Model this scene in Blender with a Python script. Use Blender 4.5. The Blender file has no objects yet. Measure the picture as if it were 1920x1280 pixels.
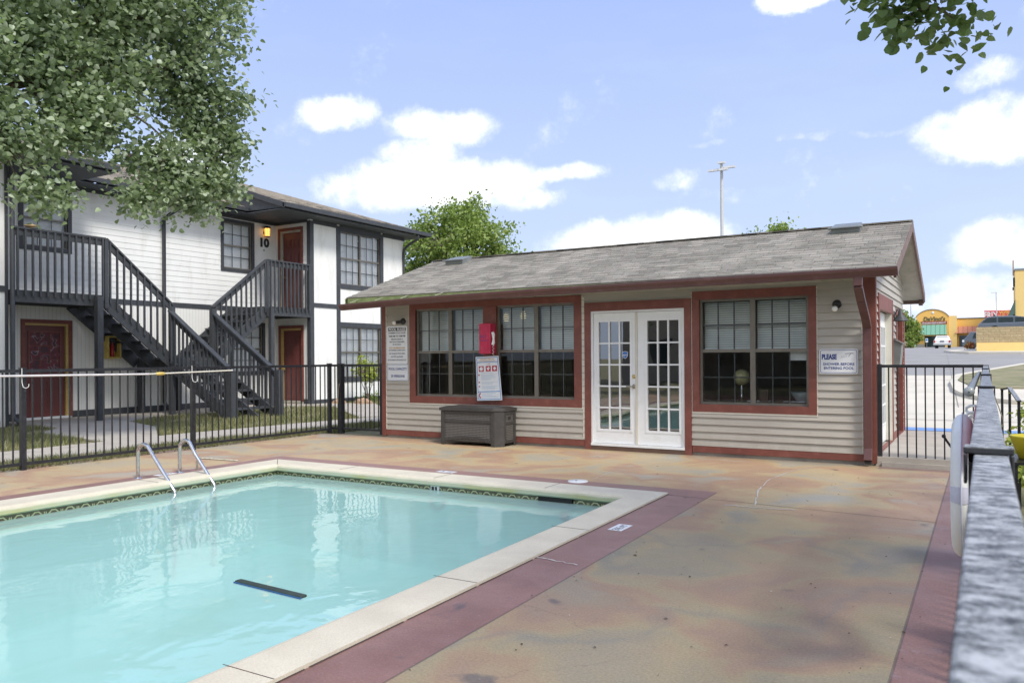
import bpy, math, random
import numpy as np
from mathutils import Vector, Matrix
random.seed(7)
R = math.radians
S = bpy.context.scene
COL = S.collection

# ------------------------------------------------------------------ camera
H = 1.40
yaw, pit, rol = 0.538961, 0.0030105, -0.0068295
cy_, sy_ = math.cos(yaw), math.sin(yaw)
f0 = Vector((-sy_, cy_, 0)); r0 = Vector((cy_, sy_, 0)); u0 = Vector((0, 0, 1))
f2 = f0*math.cos(pit) + u0*math.sin(pit)
u2 = -f0*math.sin(pit) + u0*math.cos(pit)
r2 = r0*math.cos(rol) + u2*math.sin(rol)
u3 = -r0*math.sin(rol) + u2*math.cos(rol)
cam = bpy.data.cameras.new("camera"); co = bpy.data.objects.new("camera", cam); COL.objects.link(co)
M = Matrix(((r2.x, u3.x, -f2.x, 0), (r2.y, u3.y, -f2.y, 0), (r2.z, u3.z, -f2.z, H), (0, 0, 0, 1)))
co.matrix_world = M
cam.sensor_width = 36; cam.lens = 1483.89/1920*36; cam.shift_y = 24.69/1920
cam.clip_end = 2000; cam.clip_start = 0.05
cam.dof.use_dof = True; cam.dof.focus_distance = 11.0; cam.dof.aperture_fstop = 11
S.camera = co

# ------------------------------------------------------------------ light
SUN = Vector((0.58, -0.30, 0.76)).normalized()
sl = bpy.data.lights.new("sun", 'SUN'); sl.energy = 1.85; sl.angle = R(13); sl.color = (1, .95, .87)
so = bpy.data.objects.new("sun", sl); COL.objects.link(so)
so.rotation_euler = SUN.to_track_quat('Z', 'Y').to_euler()
S.view_settings.view_transform = 'Standard'; S.view_settings.look = 'None'
S.view_settings.exposure = 1.02; S.view_settings.gamma = 1

# ---------------------------------------------------------------- node helper
class NT:
    def __init__(s, tree): s.t = tree; s.n = tree.nodes; s.l = tree.links
    def node(s, typ, **kw):
        n = s.n.new(typ)
        for k, v in kw.items():
            if k.startswith('_'): setattr(n, k[1:], v)
        return n
    def put(s, sock, v):
        if isinstance(v, bpy.types.NodeSocket): s.l.new(v, sock)
        elif v is not None:
            try: sock.default_value = v
            except Exception: sock.default_value = (v[0], v[1], v[2], 1) if hasattr(v, '__len__') else (v, v, v)
    def m(s, op, a, b=None, c=None, clamp=False):
        n = s.n.new('ShaderNodeMath'); n.operation = op; n.use_clamp = clamp
        for i, v in enumerate((a, b, c)):
            if v is not None: s.put(n.inputs[i], v)
        return n.outputs[0]
    def vm(s, op, a, b=None, out=0):
        n = s.n.new('ShaderNodeVectorMath'); n.operation = op
        s.put(n.inputs[0], a)
        if b is not None: s.put(n.inputs[1], b)
        return n.outputs[out]
    def mix(s, f, a, b, mode='MIX'):
        n = s.n.new('ShaderNodeMix'); n.data_type = 'RGBA'; n.blend_type = mode
        s.put(n.inputs[0], f)
        for i, v in ((6, a), (7, b)):
            if isinstance(v, (tuple, list)) and len(v) == 3: v = (*v, 1)
            s.put(n.inputs[i], v)
        return n.outputs[2]
    def noise(s, vec, scale, detail=3, rough=.5, dist=0, col=False):
        n = s.n.new('ShaderNodeTexNoise')
        if vec is not None: s.put(n.inputs['Vector'], vec)
        n.inputs['Scale'].default_value = scale; n.inputs['Detail'].default_value = detail
        n.inputs['Roughness'].default_value = rough; n.inputs['Distortion'].default_value = dist
        return n.outputs[1 if col else 0]
    def ramp(s, f, stops, interp='LINEAR'):
        n = s.n.new('ShaderNodeValToRGB'); n.color_ramp.interpolation = interp
        e = n.color_ramp.elements
        while len(e) < len(stops): e.new(.5)
        for i, (p, c) in enumerate(stops):
            e[i].position = p
            e[i].color = (*c, 1) if hasattr(c, '__len__') else (c, c, c, 1)
        s.put(n.inputs[0], f); return n.outputs[0]
    def mr(s, v, a, b, c=0, d=1, sm=False):
        n = s.n.new('ShaderNodeMapRange'); n.clamp = True
        if sm: n.interpolation_type = 'SMOOTHSTEP'
        s.put(n.inputs[0], v)
        for i, x in enumerate((a, b, c, d)): s.put(n.inputs[i+1], x)
        return n.outputs[0]
    def obj(s): return s.n.new('ShaderNodeTexCoord').outputs['Object']
    def xyz(s, v):
        n = s.n.new('ShaderNodeSeparateXYZ'); s.put(n.inputs[0], v); return n.outputs
    def comb(s, x, y, z):
        n = s.n.new('ShaderNodeCombineXYZ')
        for i, v in enumerate((x, y, z)): s.put(n.inputs[i], v)
        return n.outputs[0]
    def bump(s, h, st=.3, d=.01, nrm=None):
        n = s.n.new('ShaderNodeBump'); n.inputs['Strength'].default_value = st; n.inputs['Distance'].default_value = d
        s.put(n.inputs['Height'], h)
        if nrm is not None: s.put(n.inputs['Normal'], nrm)
        return n.outputs[0]

# ------------------------------------------------------------------ world sky
W = bpy.data.worlds.new("World"); S.world = W; W.use_nodes = True
t = NT(W.node_tree); t.n.clear()
sky = t.n.new('ShaderNodeTexSky'); sky.sky_type = 'NISHITA'; sky.sun_disc = False
sky.sun_elevation = math.asin(SUN.z); sky.sun_rotation = math.atan2(SUN.x, SUN.y)
sky.air_density = 1.0; sky.dust_density = 1.2; sky.ozone_density = 2.0
d = t.vm('NORMALIZE', t.n.new('ShaderNodeTexCoord').outputs['Generated'])
dz = t.xyz(d)[2]
base = t.mix(1.0, sky.outputs[0], (1.0, 1.0, 1.16, 1), 'MULTIPLY')
grad = t.mix(t.mr(dz, .02, .45), (5.9, 7.0, 9.0, 1), (3.5, 4.7, 8.4, 1))
base = t.mix(.90, base, grad)
BL = [  # direction, half width, half height, weight
 ((-0.6518, 0.7003, 0.2911), .050, .020, 1.0), ((-0.5617, 0.7794, 0.2770), .072, .026, 1.1), ((-0.5917, 0.7713, 0.2482), .055, .024, 1.0),
 ((-0.6064, 0.7713, 0.2122), .105, .034, 1.2), ((-0.5347, 0.834, 0.2200), .075, .026, 1.1), ((-0.5047, 0.834, 0.1960), .08, .016, .8),
 ((-0.4297, 0.8745, 0.2258), .048, .013, .9),
 ((-0.7708, 0.5916, 0.2265), .050, .036, 1.0), ((-0.3647, 0.9195, 0.1385), .110, .034, 1.2), ((-0.3147, 0.9395, 0.1435), .050, .028, 1.1),
 ((0.0203, 0.971, 0.2349), .075, .036, 1.15), ((0.0081, 0.959, 0.2880), .035, .020, .85), ((-0.035, 0.971, 0.245), .035, .02, .75), ((0.0221, 0.9935, 0.1187), .060, .028, 1.15),
 ((-0.0032, 0.9977, 0.0633), .14, .030, .62), ((-0.174, 0.9058, 0.3903), .050, .014, 1.0), ((-0.1641, 0.9543, 0.2499), .16, .005, .30),
 ((-0.3235, 0.9209, 0.2114), .035, .014, .5), ((-0.25, 0.95, 0.19), .04, .012, .45),
 ((-0.3, 0.5, 0.8), .34, .2, 1.0), ((0.7, 0.5, 0.45), .45, .25, 1.1), ((0.6, -0.7, 0.35), .6, .28, 1.2), ((-0.2, -0.95, 0.30), .55, .22, 1.3), ((-0.8, -0.5, 0.35), .45, .22, 1.2), ((.1, -.5, .8), .45, .3, 1.1), ((-.97, 0, .5), .3, .15, 1.0), ((.95, -.1, .3), .5, .22, 1.2)]  # clouds out of view around and behind the camera, added for fill light
wob = t.vm('SUBTRACT', t.noise(d, 9, 6, .62, col=True), (.5, .5, .5))
dd = t.vm('ADD', d, t.vm('MULTIPLY', wob, (.045, .045, .045)))
tot = None
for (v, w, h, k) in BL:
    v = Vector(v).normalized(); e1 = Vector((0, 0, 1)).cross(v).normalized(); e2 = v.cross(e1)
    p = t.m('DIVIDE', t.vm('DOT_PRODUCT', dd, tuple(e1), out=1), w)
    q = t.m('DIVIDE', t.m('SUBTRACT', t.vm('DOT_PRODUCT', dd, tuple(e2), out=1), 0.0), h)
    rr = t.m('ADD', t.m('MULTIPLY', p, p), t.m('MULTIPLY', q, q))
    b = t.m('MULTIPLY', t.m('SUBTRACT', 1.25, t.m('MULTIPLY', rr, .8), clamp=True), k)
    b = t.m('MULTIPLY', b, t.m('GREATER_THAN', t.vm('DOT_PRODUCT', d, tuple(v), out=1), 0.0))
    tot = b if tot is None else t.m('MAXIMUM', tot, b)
n1 = t.noise(d, 12, 9, .66)
dens = t.m('ADD', tot, t.m('MULTIPLY', t.m('SUBTRACT', n1, .5), 2.6))
msk = t.mr(dens, .18, 1.15, 0, 1, True)
thin = t.m('MULTIPLY', t.mr(t.noise(t.vm('MULTIPLY', d, (1.2, 1.2, 4)), 3.5, 5, .55), .48, .75), .10)
msk = t.m('MAXIMUM', msk, thin)
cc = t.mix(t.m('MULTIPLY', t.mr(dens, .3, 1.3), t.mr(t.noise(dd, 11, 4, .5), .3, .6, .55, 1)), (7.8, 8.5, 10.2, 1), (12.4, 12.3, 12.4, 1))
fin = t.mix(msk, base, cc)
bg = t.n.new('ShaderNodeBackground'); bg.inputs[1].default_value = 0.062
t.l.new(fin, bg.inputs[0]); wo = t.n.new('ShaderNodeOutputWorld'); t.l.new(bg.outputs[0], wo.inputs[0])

# ------------------------------------------------------------------ materials
MATS = {}
def newmat(name):
    m = bpy.data.materials.new(name); m.use_nodes = True; MATS[name] = m
    t = NT(m.node_tree); t.n.clear()
    out = t.n.new('ShaderNodeOutputMaterial')
    return m, t, out
def pbr(name, col, rough=.6, metal=0, var=.12, scale=6, bump=0, bscale=60, dirt=None, spec=.5, coat=0, stretch=None, emit=None):
    m, t, out = newmat(name)
    p = t.n.new('ShaderNodeBsdfPrincipled'); t.l.new(p.outputs[0], out.inputs[0])
    o = t.obj()
    if stretch: o = t.vm('MULTIPLY', o, stretch)
    n = t.noise(o, scale, 5, .6)
    c = t.mix(t.mr(n, .3, .7), tuple(x*(1-var) for x in col), tuple(min(1, x*(1+var)) for x in col))
    if dirt:
        dcol, amt, ds = dirt
        c = t.mix(t.m('MULTIPLY', t.mr(t.noise(o, ds, 6, .7), .52, .72), amt), c, dcol)
    t.put(p.inputs['Base Color'], c)
    p.inputs['Roughness'].default_value = rough; p.inputs['Metallic'].default_value = metal
    p.inputs['Specular IOR Level'].default_value = spec; p.inputs['Coat Weight'].default_value = coat
    if bump: t.put(p.inputs['Normal'], t.bump(t.noise(o, bscale, 3, .6), bump, .01))
    if emit:
        p.inputs['Emission Color'].default_value = (*emit[0], 1); p.inputs['Emission Strength'].default_value = emit[1]
    return m
def glass(name, fac0, tint=(.75, .8, .78), rough=.01, wav=0.0):
    m, t, out = newmat(name)
    tr = t.n.new('ShaderNodeBsdfTransparent'); tr.inputs[0].default_value = (*tint, 1)
    g = t.n.new('ShaderNodeBsdfGlossy'); g.inputs['Roughness'].default_value = rough
    lw = t.n.new('ShaderNodeLayerWeight'); lw.inputs['Blend'].default_value = .25
    f = t.mr(lw.outputs['Fresnel'], 0, 1, fac0, .75)
    if wav: t.put(g.inputs['Normal'], t.bump(t.noise(t.obj(), 2.2, 1, .4), wav, .02))
    mx = t.n.new('ShaderNodeMixShader'); t.put(mx.inputs[0], f)
    t.l.new(tr.outputs[0], mx.inputs[1]); t.l.new(g.outputs[0], mx.inputs[2]); t.l.new(mx.outputs[0], out.inputs[0])
    return m

white_stucco = pbr('white_stucco', (.80, .81, .79), .85, var=.03, scale=2, bump=.25, bscale=70, dirt=((.52, .52, .46), .55, 1.6), stretch=(1.5, 1.5, .35))
white_lap = pbr('white_lap', (.78, .79, .77), .6, var=.03, scale=1.5, dirt=((.55, .55, .49), .5, 1.8), stretch=(1.5, 1.5, .5))
gray_trim = pbr('gray_trim', (.045, .050, .058), .55, var=.15, scale=5, bump=.1, dirt=((.10, .105, .11), .5, 9))
gray_wood = pbr('gray_wood', (.046, .051, .058), .6, var=.2, scale=4, bump=.2, bscale=40, dirt=((.12, .12, .125), .45, 11), stretch=(1, 1, .4))
gray_soffit = pbr('gray_soffit', (.075, .085, .10), .7, var=.1)
dark_gap = pbr('dark_gap', (.02, .02, .02), .9)
red_trim = pbr('red_trim', (.185, .057, .042), .55, var=.16, scale=4, bump=.12, bscale=30, dirt=((.26, .11, .085), .5, 8))
red_metal = pbr('red_metal', (.115, .052, .05), .38, var=.1, scale=3, dirt=((.25, .13, .12), .4, 5))
red_door = pbr('red_door', (.145, .042, .038), .42, var=.1, scale=3)
cream_siding = None
tan_soffit = pbr('tan_soffit', (.42, .40, .34), .75, var=.1, scale=5, dirt=((.2, .22, .14), .6, 6))
brown_rake = pbr('brown_rake', (.16, .10, .085), .6, var=.25, scale=5, dirt=((.3, .22, .18), .6, 12))
moss_board = pbr('moss_board', (.22, .27, .11), .8, var=.3, scale=7, bump=.3)
white_paint = pbr('white_paint', (.80, .82, .83), .42, var=.02, dirt=((.62, .6, .52), .35, 5))
cream_trim = pbr('cream_trim', (.62, .60, .52), .6, var=.06)
bronze = pbr('bronze', (.17, .155, .13), .45, metal=.2, var=.15)
bronze_dark = pbr('bronze_dark', (.055, .06, .065), .4, var=.15)
black_metal = pbr('black_metal', (.017, .018, .022), .38, var=.3, scale=20, bump=.05, dirt=((.08, .09, .1), .4, 22))
steel = pbr('steel', (.62, .63, .63), .22, metal=1, var=.1, scale=30, dirt=((.45, .38, .3), .5, 9))
dull_steel = pbr('dull_steel', (.32, .30, .24), .5, metal=.6, var=.3, scale=30)
brass = pbr('brass', (.55, .43, .16), .3, metal=1)
white_plastic = pbr('white_plastic', (.78, .80, .78), .4, var=.04, dirt=((.5, .52, .46), .4, 6))
blind_mat = pbr('blind_mat', (.86, .88, .87), .5, var=.05)
interior_wall = pbr('interior_wall', (.26, .235, .21), .9, var=.3, scale=2)
interior_floor = pbr('interior_floor', (.05, .04, .032), .7)
interior_wood = pbr('interior_wood', (.10, .06, .04), .5)
black_plastic = pbr('black_plastic', (.02, .02, .022), .4)
amber = pbr('amber', (.9, .5, .12), .4, emit=((1, .45, .1), 1.2))
bulb = pbr('bulb', (.85, .85, .82), .3)
gold_jamb = pbr('gold_jamb', (.48, .34, .12), .5)
pole_gray = pbr('pole_gray', (.50, .51, .50), .5, var=.05)
vent_metal = pbr('vent_metal', (.22, .24, .235), .45, metal=.4, var=.15)
concrete = pbr('concrete', (.42, .385, .33), .85, var=.1, scale=3, bump=.25, bscale=90, dirt=((.26, .24, .2), .5, 2.2))
concrete_far = pbr('concrete_far', (.60, .555, .455), .9, var=.07, scale=.8, dirt=((.36, .33, .28), .5, .7))
asphalt = pbr('asphalt', (.27, .262, .25), .9, var=.12, scale=.5, bump=.2, bscale=60, dirt=((.33, .33, .32), .6, .35))
blue_paint = pbr('blue_paint', (.16, .30, .62), .7, var=.15, scale=7)
yellow_wall = pbr('yellow_wall', (.78, .47, .12), .8, var=.03)
yellow_pale = pbr('yellow_pale', (.80, .58, .22), .8, var=.03)
rock = pbr('rock', (.40, .27, .18), .9, var=.3, scale=7, bump=.6, bscale=14)
vehicle_white = pbr('vehicle_white', (.75, .75, .73), .25, var=.02, coat=.5)
vehicle_gray = pbr('vehicle_gray', (.16, .19, .23), .25, metal=.5, var=.05, coat=.5)
vehicle_glass = pbr('vehicle_glass', (.03, .045, .05), .08, var=.1, spec=.9)
rubber = pbr('rubber', (.02, .02, .02), .8)
lamp_red = pbr('lamp_red', (.45, .03, .02), .3)
pink_red = pbr('pink_red', (.52, .015, .07), .42, var=.12, scale=6, dirt=((.62, .10, .16), .6, 8))
sign_white = pbr('sign_white', (.72, .74, .76), .4, var=.03, dirt=((.55, .55, .55), .4, 9))
ink_black = pbr('ink_black', (.02, .02, .025), .6)
ink_gray = pbr('ink_gray', (.16, .16, .18), .6)
ink_blue = pbr('ink_blue', (.02, .05, .22), .5)
ink_lightblue = pbr('ink_lightblue', (.04, .22, .55), .5)
ink_red = pbr('ink_red', (.42, .02, .04), .5)
ink_pink = pbr('ink_pink', (.62, .34, .34), .5)
ink_orange = pbr('ink_orange', (.5, .28, .05), .5)
shield_blue = pbr('shield_blue', (.01, .12, .42), .35)
yellow_box = pbr('yellow_box', (.62, .46, .12), .5, var=.12, dirt=((.3, .2, .08), .5, 14))
yellow_pot = pbr('yellow_pot', (.75, .62, .03), .4, var=.06, stretch=(1, 1, 8))
extinguisher_red = pbr('extinguisher_red', (.4, .02, .02), .3)
resin = pbr('resin', (.045, .042, .040), .5, var=.12, scale=9, bump=.2, bscale=80, dirt=((.085, .08, .078), .5, 12))
resin_dark = pbr('resin_dark', (.03, .028, .027), .6)
noodle = pbr('noodle', (.03, .045, .035), .6, var=.3)
noodle_blue = pbr('noodle_blue', (.015, .09, .24), .5)
bark = pbr('bark', (.14, .115, .09), .9, var=.3, scale=9, bump=.8, bscale=18, stretch=(1, 1, .25))
debris = pbr('debris', (.05, .032, .02), .9, var=.5, scale=3)
globe_mat = pbr('globe_mat', (.42, .40, .22), .35, var=.3, scale=9)
bottle_green = pbr('bottle_green', (.04, .22, .10), .2)
clear_grey = pbr('clear_grey', (.35, .38, .38), .3)
crack_fill = pbr('crack_fill', (.55, .52, .48), .9, var=.1, scale=20)
joint_dark = pbr('joint_dark', (.07, .05, .045), .95)

# curtain with red pattern behind the nine lites of the left door
m, t, out = newmat('curtain'); p = t.n.new('ShaderNodeBsdfPrincipled'); t.l.new(p.outputs[0], out.inputs[0])
o = t.obj(); t.put(p.inputs['Base Color'], t.ramp(t.noise(o, 7, 1, .3, .6), [(.35, (.07, .03, .04)), (.5, (.17, .03, .04)), (.58, (.13, .035, .05)), (.62, (.28, .24, .27)), (.66, (.09, .03, .04)), (.75, (.05, .04, .05))])); p.inputs['Roughness'].default_value = .6
curtain = m

def siding_mat():
    m, t, out = newmat('cream_siding'); p = t.n.new('ShaderNodeBsdfPrincipled'); t.l.new(p.outputs[0], out.inputs[0])
    o = t.obj(); c = t.mix(t.mr(t.noise(t.vm('MULTIPLY', o, (.7, .7, 5)), 2.5, 5, .6), .3, .7), (.375, .350, .305), (.445, .418, .366))
    c = t.mix(t.m('MULTIPLY', t.mr(t.noise(o, 5, 7, .75), .6, .74), .35), c, (.30, .235, .16))
    z = t.xyz(o)[2]
    st = t.m('MULTIPLY', t.mr(z, .42, .12), t.mr(t.noise(t.vm('MULTIPLY', o, (1, 1, .4)), 6, 5, .7), .4, .7))
    c = t.mix(t.m('MULTIPLY', st, .55), c, (.27, .24, .19))
    t.put(p.inputs['Base Color'], c); p.inputs['Roughness'].default_value = .5
    return m
cream_siding = siding_mat()

def shingle_mat(name, c1, c2, c3, rot=0, v0=10.3, pitch=2.6/18, sg=1):
    m, t, out = newmat(name); p = t.n.new('ShaderNodeBsdfPrincipled'); t.l.new(p.outputs[0], out.inputs[0])
    o = t.obj(); x, y, z = t.xyz(o)
    u, v = (x, y) if not rot else (y, x)
    vv = t.m('DIVIDE', t.m('SUBTRACT', v, v0), pitch); row = t.m('FLOOR', vv)
    wn = t.n.new('ShaderNodeTexWhiteNoise'); wn.noise_dimensions = '1D'; t.put(wn.inputs['W'], row)
    uu = t.m('ADD', t.m('DIVIDE', u, .24), t.m('MULTIPLY', wn.outputs[0], 7))
    cell = t.comb(t.m('FLOOR', uu), row, 0)
    w2 = t.n.new('ShaderNodeTexWhiteNoise'); w2.noise_dimensions = '3D'; t.put(w2.inputs[0], cell)
    c = t.ramp(w2.outputs[0], [(0, c1), (.5, c2), (1, c3)])
    w3 = t.n.new('ShaderNodeTexWhiteNoise'); w3.noise_dimensions = '3D'; t.put(w3.inputs[0], t.vm('ADD', cell, (5.5, 3.2, 0)))
    dash = t.m('MULTIPLY', t.m('GREATER_THAN', w3.outputs[0], .42), t.m('LESS_THAN', t.m('FRACT', t.m('MULTIPLY', vv, sg)), t.m('ADD', .12, t.m('MULTIPLY', w3.outputs[0], .24))))
    c = t.mix(t.m('MULTIPLY', dash, .92), c, (.045, .042, .038))
    c = t.mix(t.m('MULTIPLY', t.mr(t.noise(o, 110, 2, .6), .35, .65), .5), c, tuple(k*.55 for k in c1))
    c = t.mix(t.m('MULTIPLY', t.mr(t.noise(t.vm('MULTIPLY', o, (1.2, .5, 1)), 1.3, 5, .6), .45, .7), .35), c, tuple(k*1.35 for k in c3))
    fr = t.m('FRACT', uu)
    gap = t.m('LESS_THAN', fr, .03)
    c = t.mix(t.m('MULTIPLY', gap, .6), c, (.04, .038, .035))
    t.put(p.inputs['Base Color'], c); p.inputs['Roughness'].default_value = .95
    t.put(p.inputs['Normal'], t.bump(t.noise(o, 140, 2), .5, .004))
    return m
shingle = shingle_mat('shingle', (.22, .203, .17), (.285, .265, .224), (.36, .336, .29))
shingle_apt = shingle_mat('shingle_apt', (.26, .23, .19), (.33, .295, .245), (.40, .36, .30), rot=1, v0=-17.0, pitch=.14, sg=-1)

# leaves
def leaf_mat(name, c1, c2, c3, trans=.35):
    m, t, out = newmat(name)
    rnd = t.n.new('ShaderNodeNewGeometry').outputs['Random Per Island']
    c = t.ramp(rnd, [(0, c1), (.55, c2), (1, c3)])
    p = t.n.new('ShaderNodeBsdfPrincipled'); t.put(p.inputs['Base Color'], c); p.inputs['Roughness'].default_value = .38
    tr = t.n.new('ShaderNodeBsdfTranslucent'); t.put(tr.inputs[0], t.mix(.5, c, (.25, .38, .04, 1)))
    mx = t.n.new('ShaderNodeMixShader'); mx.inputs[0].default_value = trans
    t.l.new(p.outputs[0], mx.inputs[1]); t.l.new(tr.outputs[0], mx.inputs[2]); t.l.new(mx.outputs[0], out.inputs[0])
    return m
leaf_near = leaf_mat('leaf_near', (.17, .23, .12), (.30, .385, .225), (.55, .62, .47), .38)
leaf_twig = leaf_mat('leaf_twig', (.08, .13, .05), (.12, .19, .07), (.20, .28, .12), .38)
leaf_far = leaf_mat('leaf_far', (.15, .22, .05), (.23, .32, .07), (.36, .44, .12), .38)
leaf_bush = leaf_mat('leaf_bush', (.20, .28, .04), (.36, .44, .06), (.55, .55, .10), .35)
grass_mat = leaf_mat('grass_mat', (.12, .15, .05), (.22, .22, .10), (.38, .33, .19), .25)

# ground and lawn
m, t, out = newmat('ground'); p = t.n.new('ShaderNodeBsdfPrincipled'); t.l.new(p.outputs[0], out.inputs[0]); o = t.obj()
c = t.ramp(t.noise(o, 1.3, 8, .7), [(.3, (.16, .17, .075)), (.45, (.24, .23, .12)), (.56, (.33, .29, .17)), (.7, (.38, .32, .22))])
c = t.mix(t.m('MULTIPLY', t.noise(o, 40, 4, .8), .5), c, (.07, .08, .03)); t.put(p.inputs['Base Color'], c); p.inputs['Roughness'].default_value = 1
t.put(p.inputs['Normal'], t.bump(t.noise(o, 35, 5, .7), .6, .03)); ground_mat = m

# stained deck
def deck_material():
    m, t, out = newmat('stained_deck'); p = t.n.new('ShaderNodeBsdfPrincipled'); t.l.new(p.outputs[0], out.inputs[0])
    o = t.obj(); x, y, z = t.xyz(o)
    warp = t.vm('SUBTRACT', t.noise(o, .8, 3, .5, col=True), (.5, .5, .5))
    ow = t.vm('ADD', o, t.vm('MULTIPLY', warp, (1.5, 1.5, 0)))
    a = t.noise(t.vm('ADD', ow, (3.1, 7.7, 0)), .95, 4, .5, .5)
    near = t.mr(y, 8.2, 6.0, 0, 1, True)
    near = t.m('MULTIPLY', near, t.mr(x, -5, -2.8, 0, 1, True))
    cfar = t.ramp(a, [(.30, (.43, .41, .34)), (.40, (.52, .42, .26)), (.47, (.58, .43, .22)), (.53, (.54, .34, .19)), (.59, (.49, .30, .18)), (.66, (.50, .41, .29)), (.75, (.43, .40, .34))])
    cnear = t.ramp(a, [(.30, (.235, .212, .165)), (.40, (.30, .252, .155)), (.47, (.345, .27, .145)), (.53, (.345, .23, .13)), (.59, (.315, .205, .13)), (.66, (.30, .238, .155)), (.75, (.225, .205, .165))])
    c = t.mix(near, cfar, cnear)  # foreground ramp is darker: the tree's shade put into the deck colour
    b = t.noise(t.vm('ADD', ow, (11, 2, 5)), .7, 3, .55)
    c = t.mix(t.m('MULTIPLY', t.mr(b, .5, .68), .2), c, (.34, .25, .185))
    # grey ring like streaks
    rg = t.m('ABSOLUTE', t.m('SUBTRACT', t.noise(t.vm('ADD', ow, (1, 9, 0)), .6, 2, .5), .5))
    c = t.mix(t.m('MULTIPLY', t.mr(rg, .035, 0.0), t.m('MULTIPLY', near, .3)), c, (.17, .175, .165))
    hs = t.n.new('ShaderNodeHueSaturation'); hs.inputs['Saturation'].default_value = .92; t.put(hs.inputs['Color'], c); c = hs.outputs[0]
    # red bands
    red = t.mix(t.mr(t.noise(o, 2.4, 5, .6), .35, .65), (.205, .098, .086), (.28, .15, .132))
    red = t.mix(t.mr(y, 3.0, 8.0, 0, .55), red, (.44, .28, .26))
    def band(a_, b_): return t.m('MULTIPLY', t.m('GREATER_THAN', a_, 0), t.m('GREATER_THAN', b_, 0))
    xr = t.m('ADD', -2.36, t.m('MULTIPLY', t.m('SUBTRACT', 7.69, y), .024))
    xc = t.m('SUBTRACT', xr, x)
    inpool = t.m('MULTIPLY', t.m('MULTIPLY', t.m('GREATER_THAN', xc, 0), t.m('GREATER_THAN', x, -8.72)), t.m('LESS_THAN', y, 8.06))
    rband = t.m('GREATER_THAN', x, -.363)
    lband = t.m('LESS_THAN', x, -10.68)
    bband = t.m('MULTIPLY', t.m('GREATER_THAN', y, 10.66), t.m('GREATER_THAN', x, -1.15))
    mk = t.m('MAXIMUM', t.m('MAXIMUM', inpool, rband), t.m('MAXIMUM', lband, bband))
    c = t.mix(t.m('MULTIPLY', mk, .93), c, red)
    # thin dark scored line at band edges
    def line(v): return t.m('LESS_THAN', t.m('ABSOLUTE', v), .007)
    ln = t.m('MAXIMUM', line(t.m('ADD', x, .363)), t.m('MULTIPLY', line(xc), t.m('LESS_THAN', y, 8.0)))
    c = t.mix(t.m('MULTIPLY', ln, .55), c, (.06, .04, .035))
    # white scuffs on right band
    sc = t.m('MULTIPLY', t.mr(t.noise(o, 3.2, 6, .75), .60, .72), rband)
    c = t.mix(t.m('MULTIPLY', sc, .5), c, (.42, .34, .38))
    # stains
    c = t.mix(t.m('MULTIPLY', t.mr(t.noise(t.vm('ADD', o, (4, 4, 4)), 2.6, 3, .5), .69, .74), .65), c, (.075, .075, .085))
    c = t.mix(t.m('MULTIPLY', t.mr(t.noise(o, 75, 4, .8), .38, .62), .7), c, t.mix(.5, c, (.05, .045, .04)))
    vo = t.n.new('ShaderNodeTexVoronoi'); vo.feature = 'DISTANCE_TO_EDGE'; vo.inputs['Scale'].default_value = .42; t.put(vo.inputs[0], t.vm('ADD', o, t.vm('MULTIPLY', t.vm('SUBTRACT', t.noise(o, 3, 5, .6, col=True), (.5, .5, .5)), (.35, .35, 0))))
    hc = t.m('MULTIPLY', t.m('LESS_THAN', vo.outputs[0], .0014), t.mr(t.noise(o, .9, 2), .5, .56))
    c = t.mix(t.m('MULTIPLY', hc, .28), c, (.10, .08, .065))
    sp = t.mr(t.noise(o, 85, 2, .5), .70, .75)
    c = t.mix(t.m('MULTIPLY', sp, .35), c, (.6, .56, .5))
    # darker brown towards the building
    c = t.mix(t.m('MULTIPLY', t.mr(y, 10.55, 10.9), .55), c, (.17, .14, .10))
    t.put(p.inputs['Base Color'], c)
    t.put(p.inputs['Roughness'], t.mr(t.noise(o, 3, 4), .3, .7, .42, .62))
    p.inputs['Specular IOR Level'].default_value = .4
    t.put(p.inputs['Normal'], t.bump(t.noise(o, 60, 4, .7), .25, .006))
    return m
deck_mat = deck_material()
m, t, out = newmat('coping_stone'); p = t.n.new('ShaderNodeBsdfPrincipled'); t.l.new(p.outputs[0], out.inputs[0]); o = t.obj()
c = t.mix(t.mr(t.noise(o, 3, 4), .3, .7), (.56, .51, .40), (.67, .62, .49)); c = t.mix(t.m('MULTIPLY', t.mr(t.noise(o, 120, 3, .7), .4, .7), .45), c, (.40, .34, .26))
c = t.mix(t.mr(t.xyz(o)[1], 4.5, 7.4, 0, .45), c, (.82, .79, .67))
gz = t.mr(t.m('ADD', t.xyz(o)[2], t.m('MULTIPLY', t.m('SUBTRACT', t.noise(o, 5, 3), .5), .03)), -.012, -.035)
c = t.mix(t.m('MULTIPLY', gz, .75), c, (.36, .42, .30)); c = t.mix(t.m('MULTIPLY', t.m('MULTIPLY', gz, t.mr(t.noise(o, 1.1, 3), .5, .62)), .6), c, (.40, .38, .12))
t.put(p.inputs['Base Color'], c); p.inputs['Roughness'].default_value = .8; t.put(p.inputs['Normal'], t.bump(t.noise(o, 150, 3, .7), .4, .005)); coping_mat = m

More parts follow.
